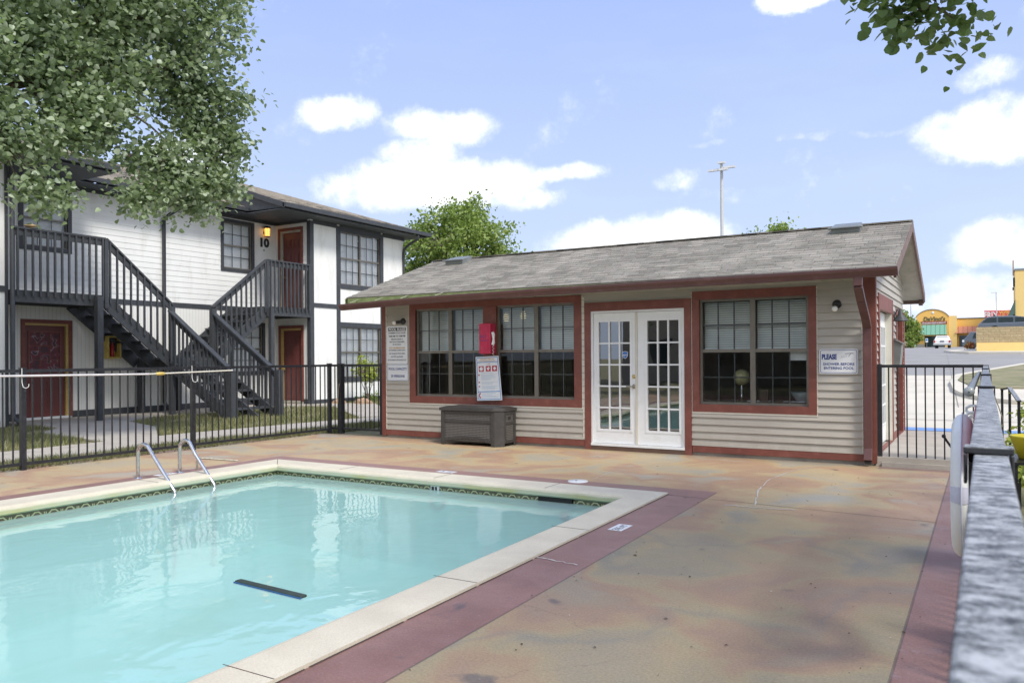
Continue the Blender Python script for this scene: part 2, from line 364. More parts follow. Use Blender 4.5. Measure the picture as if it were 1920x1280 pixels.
def tile_mat():
    m, t, out = newmat('waterline_tile'); p = t.n.new('ShaderNodeBsdfPrincipled'); t.l.new(p.outputs[0], out.inputs[0])
    o = t.obj(); x, y, z = t.xyz(o)
    n = t.n.new('ShaderNodeNewGeometry').outputs['Normal']; nx = t.m('ABSOLUTE', t.xyz(n)[0])
    u = t.m('ADD', t.m('MULTIPLY', x, t.m('LESS_THAN', nx, .5)), t.m('MULTIPLY', y, t.m('GREATER_THAN', nx, .5)))
    f = t.m('MULTIPLY', t.m('SUBTRACT', t.m('FRACT', t.m('DIVIDE', u, .165)), .5), .165)
    au = t.m('ABSOLUTE', f); av = t.m('ABSOLUTE', t.m('ADD', z, .143))
    oc = t.m('MAXIMUM', t.m('MAXIMUM', t.m('MULTIPLY', au, .86), t.m('MULTIPLY', av, 1.0)), t.m('MULTIPLY', t.m('ADD', au, av), .70))
    ring = t.m('LESS_THAN', t.m('ABSOLUTE', t.m('SUBTRACT', oc, .044)), .0065)
    dot = t.m('MULTIPLY', t.m('LESS_THAN', t.m('ABSOLUTE', t.m('SUBTRACT', au, .074)), .005), t.m('LESS_THAN', av, .038))
    core = t.m('LESS_THAN', oc, .030)
    c = t.mix(t.noise(o, 30, 3), (.085, .078, .045), (.17, .15, .095))
    c = t.mix(core, c, (.15, .11, .07)); c = t.mix(t.m('MAXIMUM', ring, dot), c, (.56, .55, .32))
    t.put(p.inputs['Base Color'], c); p.inputs['Roughness'].default_value = .25
    return m
tile = tile_mat()
m, t, out = newmat('pool_plaster'); p = t.n.new('ShaderNodeBsdfPrincipled'); t.l.new(p.outputs[0], out.inputs[0]); o = t.obj()
c = t.mix(t.mr(t.noise(o, .8, 4), .3, .7), (.52, .80, .80), (.60, .86, .85))
c = t.mix(t.m('MULTIPLY', t.mr(t.noise(t.vm('ADD', o, (3, 1, 0)), .75, 5, .6), .52, .66), .6), c, (.38, .62, .46))
t.put(p.inputs['Base Color'], c); p.inputs['Roughness'].default_value = .7; plaster = m
m, t, out = newmat('pool_water'); o = t.obj()
tr = t.n.new('ShaderNodeBsdfTransparent'); tr.inputs[0].default_value = (.68, .93, .91, 1)
df = t.n.new('ShaderNodeBsdfDiffuse'); df.inputs[0].default_value = (.53, .75, .71, 1)
g = t.n.new('ShaderNodeBsdfGlossy'); g.inputs['Roughness'].default_value = .0
h = t.m('ADD', t.m('MULTIPLY', t.noise(t.vm('MULTIPLY', o, (1, .7, 1)), 3.0, 2, .5, .5), 1.0), t.m('MULTIPLY', t.noise(o, 11, 2, .5), .10))
nb = t.bump(h, .16, .035)
t.put(g.inputs['Normal'], nb)
fr = t.n.new('ShaderNodeFresnel'); fr.inputs[0].default_value = 1.33; t.put(fr.inputs['Normal'], nb)
m1 = t.n.new('ShaderNodeMixShader'); m1.inputs[0].default_value = .50; t.l.new(tr.outputs[0], m1.inputs[1]); t.l.new(df.outputs[0], m1.inputs[2])
m2 = t.n.new('ShaderNodeMixShader'); t.put(m2.inputs[0], fr.outputs[0]); t.l.new(m1.outputs[0], m2.inputs[1]); t.l.new(g.outputs[0], m2.inputs[2]); t.l.new(m2.outputs[0], out.inputs[0]); water_mat = m
# weathered rail top
m, t, out = newmat('weathered_rail'); p = t.n.new('ShaderNodeBsdfPrincipled'); t.l.new(p.outputs[0], out.inputs[0]); o = t.obj()
nz = t.xyz(t.n.new('ShaderNodeNewGeometry').outputs['Normal'])[2]
w = t.mr(t.noise(t.vm('MULTIPLY', o, (38, 62, 38)), 1, 10, .85), .43, .57)
c = t.mix(t.m('MULTIPLY', w, t.mr(nz, .3, .8)), (.03, .033, .037), t.mix(t.noise(o, 25, 3), (.30, .32, .33), (.56, .58, .59)))
t.put(p.inputs['Base Color'], c); p.inputs['Roughness'].default_value = .5; t.put(p.inputs['Normal'], t.bump(w, .3, .001)); rail_mat = m
m, t, out = newmat('stone_block'); p = t.n.new('ShaderNodeBsdfPrincipled'); t.l.new(p.outputs[0], out.inputs[0]); o = t.obj(); x, y, z = t.xyz(o)
br = t.n.new('ShaderNodeTexBrick'); t.put(br.inputs[0], t.comb(x, z, 0)); br.inputs['Scale'].default_value = 1; br.inputs['Brick Width'].default_value = .62; br.inputs['Row Height'].default_value = .17; br.inputs['Mortar Size'].default_value = .015
br.inputs[1].default_value = (.50, .40, .24, 1); br.inputs[2].default_value = (.42, .33, .19, 1); br.inputs[3].default_value = (.33, .26, .15, 1)
t.put(p.inputs['Base Color'], t.mix(t.m('MULTIPLY', t.mr(t.noise(o, 5, 6, .7), .45, .7), .5), br.outputs[0], (.25, .2, .11))); p.inputs['Roughness'].default_value = .95
t.put(p.inputs['Normal'], t.bump(t.noise(o, 6, 6, .7), .8, .08)); stone_block = m
def stripe_mat(name, c1, c2, period, axis=0):
    m, t, out = newmat(name); p = t.n.new('ShaderNodeBsdfPrincipled'); t.l.new(p.outputs[0], out.inputs[0]); o = t.obj()
    v = t.m('FRACT', t.m('DIVIDE', t.xyz(o)[axis], period)); t.put(p.inputs['Base Color'], t.mix(t.m('GREATER_THAN', v, .85), c1, c2)); p.inputs['Roughness'].default_value = .5
    return m
awning_green = stripe_mat('awning_green', (.17, .38, .27, 1), (.07, .2, .13, 1), .75)
awning_red = stripe_mat('awning_red', (.52, .22, .13, 1), (.36, .12, .07, 1), .75)
lower_panel = stripe_mat('lower_panel', (.78, .78, .74, 1), (.66, .66, .61, 1), .10, 1)
win_glass = glass('win_glass', .035, (.90, .93, .91), wav=.03)
win_glass_apt = glass('win_glass_apt', .03, (.96, .97, .98), wav=.04)
door_glass = glass('door_glass', .30, (.30, .31, .32), wav=.12)

# ------------------------------------------------------------------ mesh tools
class MB:
    def __init__(s): s.v = []; s.f = []; s.m = []; s.mats = []; s.cur = 0; s.sm = []
        # material slots
    def mat(s, mat):
        if mat not in s.mats: s.mats.append(mat)
        s.cur = s.mats.index(mat); return s
    def add(s, vs, fs, smooth=False):
        b = len(s.v); s.v += [tuple(p) for p in vs]
        for f in fs: s.f.append(tuple(i+b for i in f)); s.m.append(s.cur); s.sm.append(smooth)
        return s
    def box(s, x0, x1, y0, y1, z0, z1):
        if x0 > x1: x0, x1 = x1, x0
        if y0 > y1: y0, y1 = y1, y0
        if z0 > z1: z0, z1 = z1, z0
        return s.add([(x0,y0,z0),(x1,y0,z0),(x1,y1,z0),(x0,y1,z0),(x0,y0,z1),(x1,y0,z1),(x1,y1,z1),(x0,y1,z1)],
              [(0,3,2,1),(4,5,6,7),(0,1,5,4),(1,2,6,5),(2,3,7,6),(3,0,4,7)])
    def hexa(s, b, tp):   # bottom 4, top 4 points
        return s.add(list(b)+list(tp), [(0,3,2,1),(4,5,6,7),(0,1,5,4),(1,2,6,5),(2,3,7,6),(3,0,4,7)])
    def beam(s, a, b, w, h, up=(0,0,1)):   # rectangular bar between two points; w across, h along up-ish
        a, b = Vector(a), Vector(b); dr = (b-a).normalized(); upv = Vector(up)
        sd = dr.cross(upv)
        if sd.length < 1e-4: sd = dr.cross(Vector((1, 0, 0)))
        sd.normalize(); u = sd.cross(dr).normalized()
        q = [(-1,-1),(1,-1),(1,1),(-1,1)]
        return s.hexa([a+sd*(i*w/2)+u*(j*h/2) for i,j in q], [b+sd*(i*w/2)+u*(j*h/2) for i,j in q])
    def tube(s, path, rad, n=8, cap=True):
        path = [Vector(p) for p in path]; rings = []
        if not hasattr(rad, '__len__'): rad = [rad]*len(path)
        prev = None; vs = []; fs = []
        for i, p in enumerate(path):
            a = path[max(i-1, 0)]; b = path[min(i+1, len(path)-1)]; d = (b-a)
            if d.length < 1e-9: d = Vector((0, 0, 1))
            d.normalize()
            ref = prev if prev is not None else (Vector((0,0,1)) if abs(d.z) < .9 else Vector((1,0,0)))
            sd = d.cross(ref);
            if sd.length < 1e-6: sd = d.cross(Vector((1, .3, 0)))
            sd.normalize(); u = sd.cross(d).normalized(); prev = u
            for k in range(n):
                an = 2*math.pi*k/n; vs.append(p + (sd*math.cos(an)+u*math.sin(an))*rad[i])
        for i in range(len(path)-1):
            for k in range(n):
                k2 = (k+1) % n; fs.append((i*n+k, i*n+k2, (i+1)*n+k2, (i+1)*n+k))
        s.add(vs, fs, True)
        if cap:
            L = len(path)-1
            s.add(vs[:n], [tuple(range(n))]); s.add(vs[L*n:], [tuple(reversed(range(n)))])
        return s
    def lathe(s, prof, o=(0,0,0), n=20, axis=(0,0,1)):
        ax = Vector(axis).normalized(); a = ax.cross(Vector((1,0,0)) if abs(ax.x) < .8 else Vector((0,1,0))).normalized(); b = ax.cross(a)
        vs = []; fs = []; o = Vector(o)
        for (r, h) in prof:
            for k in range(n):
                an = 2*math.pi*k/n; vs.append(o+ax*h+(a*math.cos(an)+b*math.sin(an))*r)
        for i in range(len(prof)-1):
            for k in range(n):
                k2 = (k+1) % n; fs.append((i*n+k, i*n+k2, (i+1)*n+k2, (i+1)*n+k))
        return s.add(vs, fs, True)
    def prism(s, pts, d):   # planar polygon extruded by vector d
        n = len(pts); d = Vector(d); a = [Vector(p) for p in pts]
        return s.add(a+[p+d for p in a], [tuple(reversed(range(n))), tuple(range(n, 2*n))]+[(i, (i+1) % n, (i+1) % n+n, i+n) for i in range(n)])
    def sphere(s, c, r, n=12, sq=(1,1,1)):
        vs = []; fs = []; c = Vector(c); m = n//2
        for i in range(m+1):
            ph = math.pi*i/m
            for k in range(n):
                an = 2*math.pi*k/n; vs.append(c+Vector((math.sin(ph)*math.cos(an)*sq[0], math.sin(ph)*math.sin(an)*sq[1], math.cos(ph)*sq[2]))*r)
        for i in range(m):
            for k in range(n): fs.append((i*n+k, (i+1)*n+k, (i+1)*n+(k+1) % n, i*n+(k+1) % n))
        return s.add(vs, fs, True)
    def split(s, name, mat=None, parent=None, bevel=0):
        par = list(range(len(s.v)))
        def fd(i):
            while par[i] != i: par[i] = par[par[i]]; i = par[i]
            return i
        for f in s.f:
            for j in f[1:]: par[fd(j)] = fd(f[0])
        grp = {}
        for k, f in enumerate(s.f): grp.setdefault(fd(f[0]), []).append(k)
        out = []
        for g in grp.values():
            b = MB(); b.mats = s.mats; mp = {}
            for k in g:
                ff = []
                for i in s.f[k]:
                    if i not in mp: mp[i] = len(b.v); b.v.append(s.v[i])
                    ff.append(mp[i])
                b.f.append(tuple(ff)); b.m.append(s.m[k]); b.sm.append(s.sm[k])
            out.append(b.build(name, mat, parent, bevel))
        return out
    def build(s, name, mat=None, parent=None, bevel=0):
        me = bpy.data.meshes.new(name)
        base = Vector((0, 0, 0))
        if parent is not None:
            r = parent
            while r.parent is not None: r = r.parent
            base = r.location.copy()
        me.from_pydata([tuple(Vector(v)-base) for v in s.v], [], s.f)
        mats = s.mats if s.mats else [mat]
        for mm in mats: me.materials.append(mm)
        me.polygons.foreach_set('material_index', s.m); me.polygons.foreach_set('use_smooth', s.sm)
        me.update()
        ob = bpy.data.objects.new(name, me); COL.objects.link(ob)
        if parent is not None: ob.parent = parent
        if bevel:
            b = ob.modifiers.new('bevel', 'BEVEL'); b.width = bevel; b.segments = 2; b.limit_method = 'ANGLE'
        return ob

def tag(o, label=None, cat=None, group=None, kind=None):
    if label: o['label'] = label
    if cat: o['category'] = cat
    if group: o['group'] = group
    if kind: o['kind'] = kind
    return o
def thing(name, loc, label, cat, group=None):
    o = bpy.data.objects.new(name, None); COL.objects.link(o); o.location = loc; o.empty_display_size = .2
    return tag(o, label, cat, group)
def copy_tree(o, loc):
    r = o.copy(); COL.objects.link(r); r.location = loc
    for c in o.children:
        k = c.copy(); COL.objects.link(k); k.parent = r
        for g in c.children:
            q = g.copy(); COL.objects.link(q); q.parent = k
    return r

class Face:   # local frame on a wall: u right, v up, n outwards
    def __init__(s, ax, plane): s.ax = ax; s.p = plane
    def P(s, u, v, n):
        return (u, s.p-n, v) if s.ax == 'y' else (s.p+n, u, v)
    def box(s, mb, u0, u1, v0, v1, n0, n1):
        a = s.P(u0, v0, n0); b = s.P(u1, v1, n1)
        return mb.box(a[0], b[0], a[1], b[1], a[2], b[2])
    def frame(s, mb, u0, u1, v0, v1, w, n0, n1, wt=None, wb=None):
        wt = w if wt is None else wt; wb = w if wb is None else wb
        s.box(mb, u0, u0+w, v0, v1, n0, n1); s.box(mb, u1-w, u1, v0, v1, n0, n1)
        s.box(mb, u0+w, u1-w, v1-wt, v1, n0, n1-.002); s.box(mb, u0+w, u1-w, v0, v0+wb, n0, n1-.002)

def free_intervals(lo, hi, holes):
    holes = sorted(holes); out = []; c = lo
    for a, b in holes:
        if a > c: out.append((c, min(a, hi)))
        c = max(c, b)
    if c < hi: out.append((c, hi))
    return [(a, b) for a, b in out if b-a > 1e-3]
def wall_cells(u0, u1, v0, v1, holes):
    us = sorted(set([u0, u1]+[h[0] for h in holes if u0 < h[0] < u1]+[h[1] for h in holes if u0 < h[1] < u1]))
    res = []
    for a, b in zip(us, us[1:]):
        mid = (a+b)/2
        hs = [(h[2], h[3]) for h in holes if h[0] < mid < h[1]]
        for c, d in free_intervals(v0, v1, hs): res.append((a, b, c, d))
    return res
def lap(mb, F, cells, pitch, lip, n0=0.0, z0=0.0, gable=None):
    for (a, b, c, d) in cells:
        k = math.floor((c-z0)/pitch)
        while z0+k*pitch < d-1e-4:
            r0_ = max(z0+k*pitch, c); r1_ = min(z0+(k+1)*pitch, d)
            f0_ = (r0_-(z0+k*pitch))/pitch; f1_ = (r1_-(z0+k*pitch))/pitch
            nb = n0+lip*(1-f0_); ntp = n0+lip*(1-f1_)
            q = [F.P(a, r0_, nb), F.P(b, r0_, nb), F.P(b, r1_, ntp), F.P(a, r1_, ntp), F.P(a, r0_, n0-.004), F.P(b, r0_, n0-.004)]
            mb.add(q, [(0, 1, 2, 3), (4, 5, 1, 0)] if F.ax == 'y' else [(0, 1, 2, 3), (4, 5, 1, 0)])
            k += 1
def text(name, s_, F, u, v, n, size, mat, parent, align='CENTER', ext=.002, bold=0, xs=1, font_shear=0):
    cu = bpy.data.curves.new(name, 'FONT'); cu.body = s_; cu.size = size; cu.align_x = align; cu.extrude = ext; cu.offset = bold; cu.shear = font_shear
    cu.resolution_u = 3
    tmp = bpy.data.objects.new(name+'_tmp', cu); COL.objects.link(tmp)
    bpy.context.view_layer.update()
    me = bpy.data.meshes.new_from_object(tmp.evaluated_get(bpy.context.evaluated_depsgraph_get()))
    bpy.data.objects.remove(tmp)
    base = Vector((0, 0, 0))
    r = parent
    while r is not None and r.parent is not None: r = r.parent
    if r is not None: base = r.location
    for vv in me.vertices:
        p = vv.co; vv.co = Vector(F.P(u+p.x*xs*(1 if True else -1), v+p.y, n+p.z)) - base
    me.materials.clear(); me.materials.append(mat); me.update()
    ob = bpy.data.objects.new(name, me); COL.objects.link(ob); ob.parent = parent
    return ob

# ------------------------------------------------------------------ leaves
def leaf_mesh(cent, size, name, mat, parent, seed=1, up=.45, jit=.35, shape='heart'):
    rg = np.random.RandomState(seed); n = len(cent); cent = np.array(cent)
    if shape == 'heart':
        tpl = np.array([(0,0,0),(.30,.02,.07),(.47,.30,.10),(.33,.66,.06),(0,1.0,-.05),(-.33,.66,.06),(-.47,.30,.10),(-.30,.02,.07)])
        fc = [(0,1,2,3,4),(0,4,5,6,7)]
    else:
        tpl = np.array([(0,0,0),(.32,.35,.08),(0,1,-.05),(-.32,.35,.08)]); fc = [(0,1,2),(0,2,3)]
    k = len(tpl)
    nrm = rg.normal(size=(n, 3)); nrm[:, 2] = np.abs(nrm[:, 2])*.8+up; nrm /= np.linalg.norm(nrm, axis=1)[:, None]
    d = rg.normal(size=(n, 3)); d[:, 2] -= .5; d -= nrm*(d*nrm).sum(1)[:, None]; d /= np.linalg.norm(d, axis=1)[:, None]+1e-9
    s_ = np.cross(d, nrm); sz = size*(1+jit*(rg.rand(n)-.5)*2)
    V = cent[:, None, :] + sz[:, None, None]*(tpl[None, :, 0:1]*s_[:, None, :]+tpl[None, :, 1:2]*d[:, None, :]+tpl[None, :, 2:3]*nrm[:, None, :])
    V = V.reshape(-1, 3)
    base = Vector((0, 0, 0)); r = parent
    while r is not None and r.parent is not None: r = r.parent
    if r is not None: base = r.location
    V = V-np.array(base)
    me = bpy.data.meshes.new(name)
    nf = len(fc); L = len(fc[0])
    idx = (np.arange(n)[:, None, None]*k+np.array(fc)[None]).reshape(-1)
    me.vertices.add(len(V)); me.vertices.foreach_set('co', V.reshape(-1))
    me.loops.add(len(idx)); me.loops.foreach_set('vertex_index', idx)
    me.polygons.add(n*nf); me.polygons.foreach_set('loop_start', np.arange(n*nf)*L); me.polygons.foreach_set('loop_total', np.full(n*nf, L))
    me.materials.append(mat); me.update(calc_edges=True)
    ob = bpy.data.objects.new(name, me); COL.objects.link(ob)
    if parent is not None: ob.parent = parent
    return ob
def clusters(ells, ncl, per, rad, seed, shell=.55):
    """ells: (cx,cy,cz,rx,ry,rz,weight).  returns leaf centres and cluster centres"""
    rg = np.random.RandomState(seed); w = np.array([e[6] for e in ells], float); w /= w.sum(); cs = []
    for i in range(ncl):
        e = ells[rg.choice(len(ells), p=w)]; v = rg.normal(size=3); v /= np.linalg.norm(v); r = (shell+(1-shell)*rg.rand()) if rg.rand() < .7 else rg.rand()**.5
        c = np.array(e[:3])+v*r*np.array(e[3:6])
        cs.append(c)
    cs = np.array(cs); out = []
    for c in cs:
        k = int(per*(.5+rg.rand())); rr = rad*(.6+.8*rg.rand())
        p = rg.normal(size=(k, 3))*rr*.5; p[:, 2] *= .75; out.append(c+p)
    return np.concatenate(out), cs
def limb(mb, a, b, r0_, r1_, bend=.15, n=7, seed=0):
    rg = random.Random(seed); a, b = Vector(a), Vector(b); L = (b-a).length
    off = Vector((rg.uniform(-1, 1), rg.uniform(-1, 1), rg.uniform(.2, 1)))*bend*L
    pts = []; rd = []
    for i in range(n+1):
        q = i/n; pts.append(a.lerp(b, q)+off*math.sin(math.pi*q)*.6+Vector((rg.uniform(-1, 1), rg.uniform(-1, 1), rg.uniform(-1, 1)))*L*.012); rd.append(r0_+(r1_-r0_)*q)
    mb.tube(pts, rd, 7); return pts

# ================================================================== SETTING
def zt(y):
    if y < 20: return 0.0
    if y < 60: return .13+(y-22)*.0347 if y > 22 else (y-20)*.065
    return 1.45+(y-60)*.0115
PX0, PX1, PY0, PY1 = -8.5, -2.3, -3.2, 7.8
def ground():
    xs = [-400, -60, -25, -10.9, PX0, PX1, .6, 6, 30, 100, 400]
    ys = [-300, -20, PY0, PY1, 14, 18, 20, 22, 26, 30, 34, 38, 42, 46, 50, 55, 60, 70, 85, 100, 130, 170, 250, 400, 700]
    mb = MB(); idx = {}
    for j, y in enumerate(ys):
        for i, x in enumerate(xs):
            z = zt(y) - .03
            if x <= -10 and y >= 14: z = min(z, -.03 + max(0, y-30)*.012)
            idx[i, j] = len(mb.v); mb.v.append((x, y, z))
    for j in range(len(ys)-1):
        for i in range(len(xs)-1):
            if xs[i] >= PX0 and xs[i+1] <= PX1 and ys[j] >= PY0 and ys[j+1] <= PY1: continue
            mb.f.append((idx[i, j], idx[i+1, j], idx[i+1, j+1], idx[i, j+1])); mb.m.append(0); mb.sm.append(False)
    return tag(mb.build('ground', ground_mat), kind='structure')
ground()

# deck (slab with the pool hole), right pool edge very slightly skewed
def xr_out(y): return -2.77+(7.69-y)*.024
def xr_in(y): return xr_out(y)-.33
mb = MB()
Ya, Yb = -6.0, 10.905
def quad(mb, pts, z0, z1): mb.prism([(p[0], p[1], z0) for p in pts], (0, 0, z1-z0))
quad(mb, [(-10.82, Ya), (-8.37, Ya), (-8.37, 7.69), (-10.82, 7.69)], -.12, 0)
quad(mb, [(-10.82, 7.69), (.02, 7.69), (.02, Yb), (-10.82, Yb)], -.12, 0)
quad(mb, [(xr_out(-2.9), -2.9), (.02, -2.9), (.02, 7.69), (xr_out(7.69), 7.69)], -.12, 0)
quad(mb, [(-8.37, Ya), (.02, Ya), (.02, -2.9), (-8.37, -2.9)], -.12, 0)
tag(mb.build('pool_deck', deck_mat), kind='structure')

# joints, cracks and repairs on the deck
mb = MB()
def ribbon(mb, pts, w, z, seed=1):
    rg = random.Random(seed); P = []
    for a, b in zip(pts, pts[1:]):
        for k in range(9):
            q = k/9; P.append((a[0]+(b[0]-a[0])*q+rg.uniform(-1, 1)*w*.9, a[1]+(b[1]-a[1])*q+rg.uniform(-1, 1)*w*.9))
    P.append(pts[-1])
    vs = []
    for i, p in enumerate(P):
        a = P[max(i-1, 0)]; b = P[min(i+1, len(P)-1)]; d = Vector((b[0]-a[0], b[1]-a[1])).normalized(); ww = w*(.4+rg.random())
        vs += [(p[0]-d.y*ww/2, p[1]+d.x*ww/2, z), (p[0]+d.y*ww/2, p[1]-d.x*ww/2, z)]
    mb.add(vs, [(2*i, 2*i+1, 2*i+3, 2*i+2) for i in range(len(P)-1)])
mb.mat(crack_fill)
ribbon(mb, [(-1.85, 7.5), (-2.03, 8.32), (-2.1, 9.09), (-2.01, 10.0), (-1.78, 10.6)], .012, .004, 3)
ribbon(mb, [(-2.10, 7.40), (-1.85, 7.37), (-1.49, 7.45)], .02, .004, 4)
ribbon(mb, [(-3.85, 8.2), (-3.9, 8.81), (-3.6, 9.6), (-3.45, 10.5)], .01, .004, 5)
ribbon(mb, [(-3.9, 8.8), (-2.9, 8.62), (-2.5, 8.5)], .007, .004, 6)
ribbon(mb, [(-2.72, 4.85), (-2.36, 4.78)], .014, .004, 7)
mb.mat(joint_dark)
def strip(mb, a, b, w, z=.003):
    d = (Vector(b)-Vector(a)).normalized()*w/2
    mb.add([(a[0]-d.y, a[1]+d.x, z), (a[0]+d.y, a[1]-d.x, z), (b[0]+d.y, b[1]-d.x, z), (b[0]-d.y, b[1]+d.x, z)], [(0, 1, 2, 3)])
strip(mb, (-2.765, 7.66), (-.363, 7.46), .008)
for i in range(14):
    y = -2.5+i*.73; mb.mat(joint_dark)
    strip(mb, (xr_out(y)+.005, y), (xr_out(y+.7)+.005, y+.7), .009+.006*random.random())
tag(mb.build('deck_joints'), kind='structure')

# lawn, path, walk
mb = MB()
mb.prism([(-12.75, 3.0, -.02), (-11.5, 3.0, -.02), (-11.5, 9.6, -.02), (-11.42, 13.5, -.02), (-10.6, 16.0, -.02), (-11.5, 17.5, -.02), (-12.55, 13.2, -.02), (-12.9, 9.5, -.02)], (0, 0, .035))
tag(mb.build('path', concrete), kind='structure')
mb = MB()
mb.prism([(-19.1, 9.4, -.02), (-16.4, 9.2, -.02), (-15.6, 8.4, -.02), (-12.7, 8.0, -.02), (-12.7, 8.9, -.02), (-14.8, 10.3, -.02), (-16.6, 10.9, -.02), (-17.4, 12.2, -.02), (-17.4, 16.6, -.02), (-16.2, 17.0, -.02), (-12.5, 14.0, -.02), (-12.2, 15.2, -.02), (-16.0, 18.6, -.02), (-17.6, 18.4, -.02), (-19.1, 17.5, -.02)], (0, 0, .03))
tag(mb.build('pavement', concrete), kind='structure')

def blades(name, regions, per, h, seed, hole=None, label=None):
    rg = np.random.RandomState(seed); P = []
    for (x0, x1, y0, y1, dn) in regions:
        n = int((x1-x0)*(y1-y0)*dn); p = np.stack([rg.uniform(x0, x1, n), rg.uniform(y0, y1, n)], 1)
        nn = np.sin(p[:, 0]*2.1+1)*np.sin(p[:, 1]*1.7)+.7*np.sin(p[:, 0]*5.3+p[:, 1]*3.9)+.6*rg.normal(size=n)
        p = p[nn > -.55]
        if hole is not None: p = p[[not hole(a, b) for a, b in p]]
        P.append(p)
    P = np.concatenate(P); n = len(P)
    hh = h*(.35+.9*rg.rand(n)); an = rg.rand(n)*6.283; w = .006+.006*rg.rand(n); ln = (rg.rand(n, 2)-.5)*hh[:, None]*1.1
    z0 = np.full(n, -.03)
    V = np.zeros((n, 3, 3)); V[:, 0, 0] = P[:, 0]-np.cos(an)*w; V[:, 0, 1] = P[:, 1]-np.sin(an)*w; V[:, 0, 2] = z0
    V[:, 1, 0] = P[:, 0]+np.cos(an)*w; V[:, 1, 1] = P[:, 1]+np.sin(an)*w; V[:, 1, 2] = z0
    V[:, 2, 0] = P[:, 0]+ln[:, 0]; V[:, 2, 1] = P[:, 1]+ln[:, 1]; V[:, 2, 2] = z0+hh
    me = bpy.data.meshes.new(name); me.vertices.add(n*3); me.vertices.foreach_set('co', V.reshape(-1)); me.loops.add(n*3); me.loops.foreach_set('vertex_index', np.arange(n*3))
    me.polygons.add(n); me.polygons.foreach_set('loop_start', np.arange(n)*3); me.polygons.foreach_set('loop_total', np.full(n, 3)); me.materials.append(grass_mat); me.update(calc_edges=True)
    ob = bpy.data.objects.new(name, me); COL.objects.link(ob)
    return tag(ob, label, 'grass', kind='stuff')
def inpoly(pt, poly):
    x, y = pt; c = False; j = len(poly)-1
    for i in range(len(poly)):
        xi, yi = poly[i]; xj, yj = poly[j]
        if (yi > y) != (yj > y) and x < (xj-xi)*(y-yi)/(yj-yi)+xi: c = not c
        j = i
    return c
PATHP = [(-12.75, 3.0), (-11.5, 3.0), (-11.5, 9.6), (-11.42, 13.5), (-10.6, 16.0), (-11.5, 17.5), (-12.55, 13.2), (-12.9, 9.5)]
PAVP = [(-19.1, 9.4), (-16.4, 9.2), (-15.6, 8.4), (-12.7, 8.0), (-12.7, 8.9), (-14.8, 10.3), (-16.6, 10.9), (-17.4, 12.2), (-17.4, 16.6), (-16.2, 17.0), (-12.5, 14.0), (-12.2, 15.2), (-16.0, 18.6), (-17.6, 18.4), (-19.1, 17.5)]
blades('grass', [(-11.5, -10.62, 3.5, 13.5, 2600), (-17.4, -11.4, 4.5, 22, 700)], 0, .10, 4,
       lambda a, b: inpoly((a, b), PATHP) or inpoly((a, b), PAVP), 'patchy green and straw coloured grass between fence and apartments')

# ---------------------------------------------------------------- right side ground: slab, drive, road
mb = MB(); mb.box(-1.195, 1.6, 10.90, 14.9, -.1, .12)
tag(mb.build('entry_slab', concrete), kind='structure')
mb = MB()
def sheet(mb, pts, dz, zfun=zt):
    mb.add([(x, y, zfun(y)+dz) for x, y in pts], [tuple(range(len(pts)))])
def strips(mb, xa, xb, ys, dz):
    for a, b in zip(ys, ys[1:]):
        l0, l1 = (xa(a) if callable(xa) else xa), (xa(b) if callable(xa) else xa); r0_, r1_ = (xb(a) if callable(xb) else xb), (xb(b) if callable(xb) else xb)
        mb.add([(l0, a, zt(a)+dz), (r0_, a, zt(a)+dz), (r1_, b, zt(b)+dz), (l1, b, zt(b)+dz)], [(0, 1, 2, 3)])
YS = [22, 26, 30, 34, 34.7]
def stripz(mb, xa, xb, ys, dz):
    for a, b in zip(ys, ys[1:]):
        za, zb_ = max(zt(a), .095)+dz, max(zt(b), .095)+dz
        mb.add([(xa, a, za), (xb, a, za), (xb, b, zb_), (xa, b, zb_)], [(0, 1, 2, 3)])
stripz(mb, -7, 40, [14.9, 18, 20]+YS, .01)
tag(mb.build('driveway', concrete_far), kind='structure')
mb = MB()
stripz(mb, -1.25, .8, [15.05, 15.65], .018); tag(mb.build('blue_curb_marking', blue_paint), kind='structure')
mb = MB()
for y in (17.6, 21.6): stripz(mb, -8, 3, [y, y+.05], .014)
YJ = [21, 22, 26, 30, 34, 34.7, 38, 42, 46, 50, 55, 59]
for a, b in zip(YJ, YJ[1:]):
    f_ = lambda y: -.54-(y-21)*.043
    mb.add([(f_(a), a, max(zt(a), .095)+.018), (f_(a)+.02, a, max(zt(a), .095)+.018), (f_(b)+.02, b, max(zt(b), .095)+.018), (f_(b), b, max(zt(b), .095)+.018)], [(0, 1, 2, 3)])
tag(mb.build('driveway_joints', pbr('joint_gray', (.24, .22, .19), .9)), kind='structure')
mb = MB(); strips(mb, -140, 140, [34.7, 38, 42, 46, 50, 55, 60, 70, 85, 100, 130, 168], .014)
tag(mb.build('road', asphalt), kind='structure')
# far kerb island with wall and vehicle
mb = MB()
def slab_poly(mb, pts, dz0, dz1):
    n = len(pts); vs = [(x, y, zt(y)+dz0) for x, y in pts]+[(x, y, zt(y)+dz1) for x, y in pts]
    mb.add(vs, [tuple(reversed(range(n))), tuple(range(n, 2*n))]+[(i, (i+1) % n, (i+1) % n+n, i+n) for i in range(n)])
slab_poly(mb, [(-1.9, 59.5), (-.9, 58.0), (12, 55.0), (12, 80), (-1.6, 80), (-2.6, 66)], -.1, .15)
tag(mb.build('far_sidewalk', concrete_far), kind='structure')
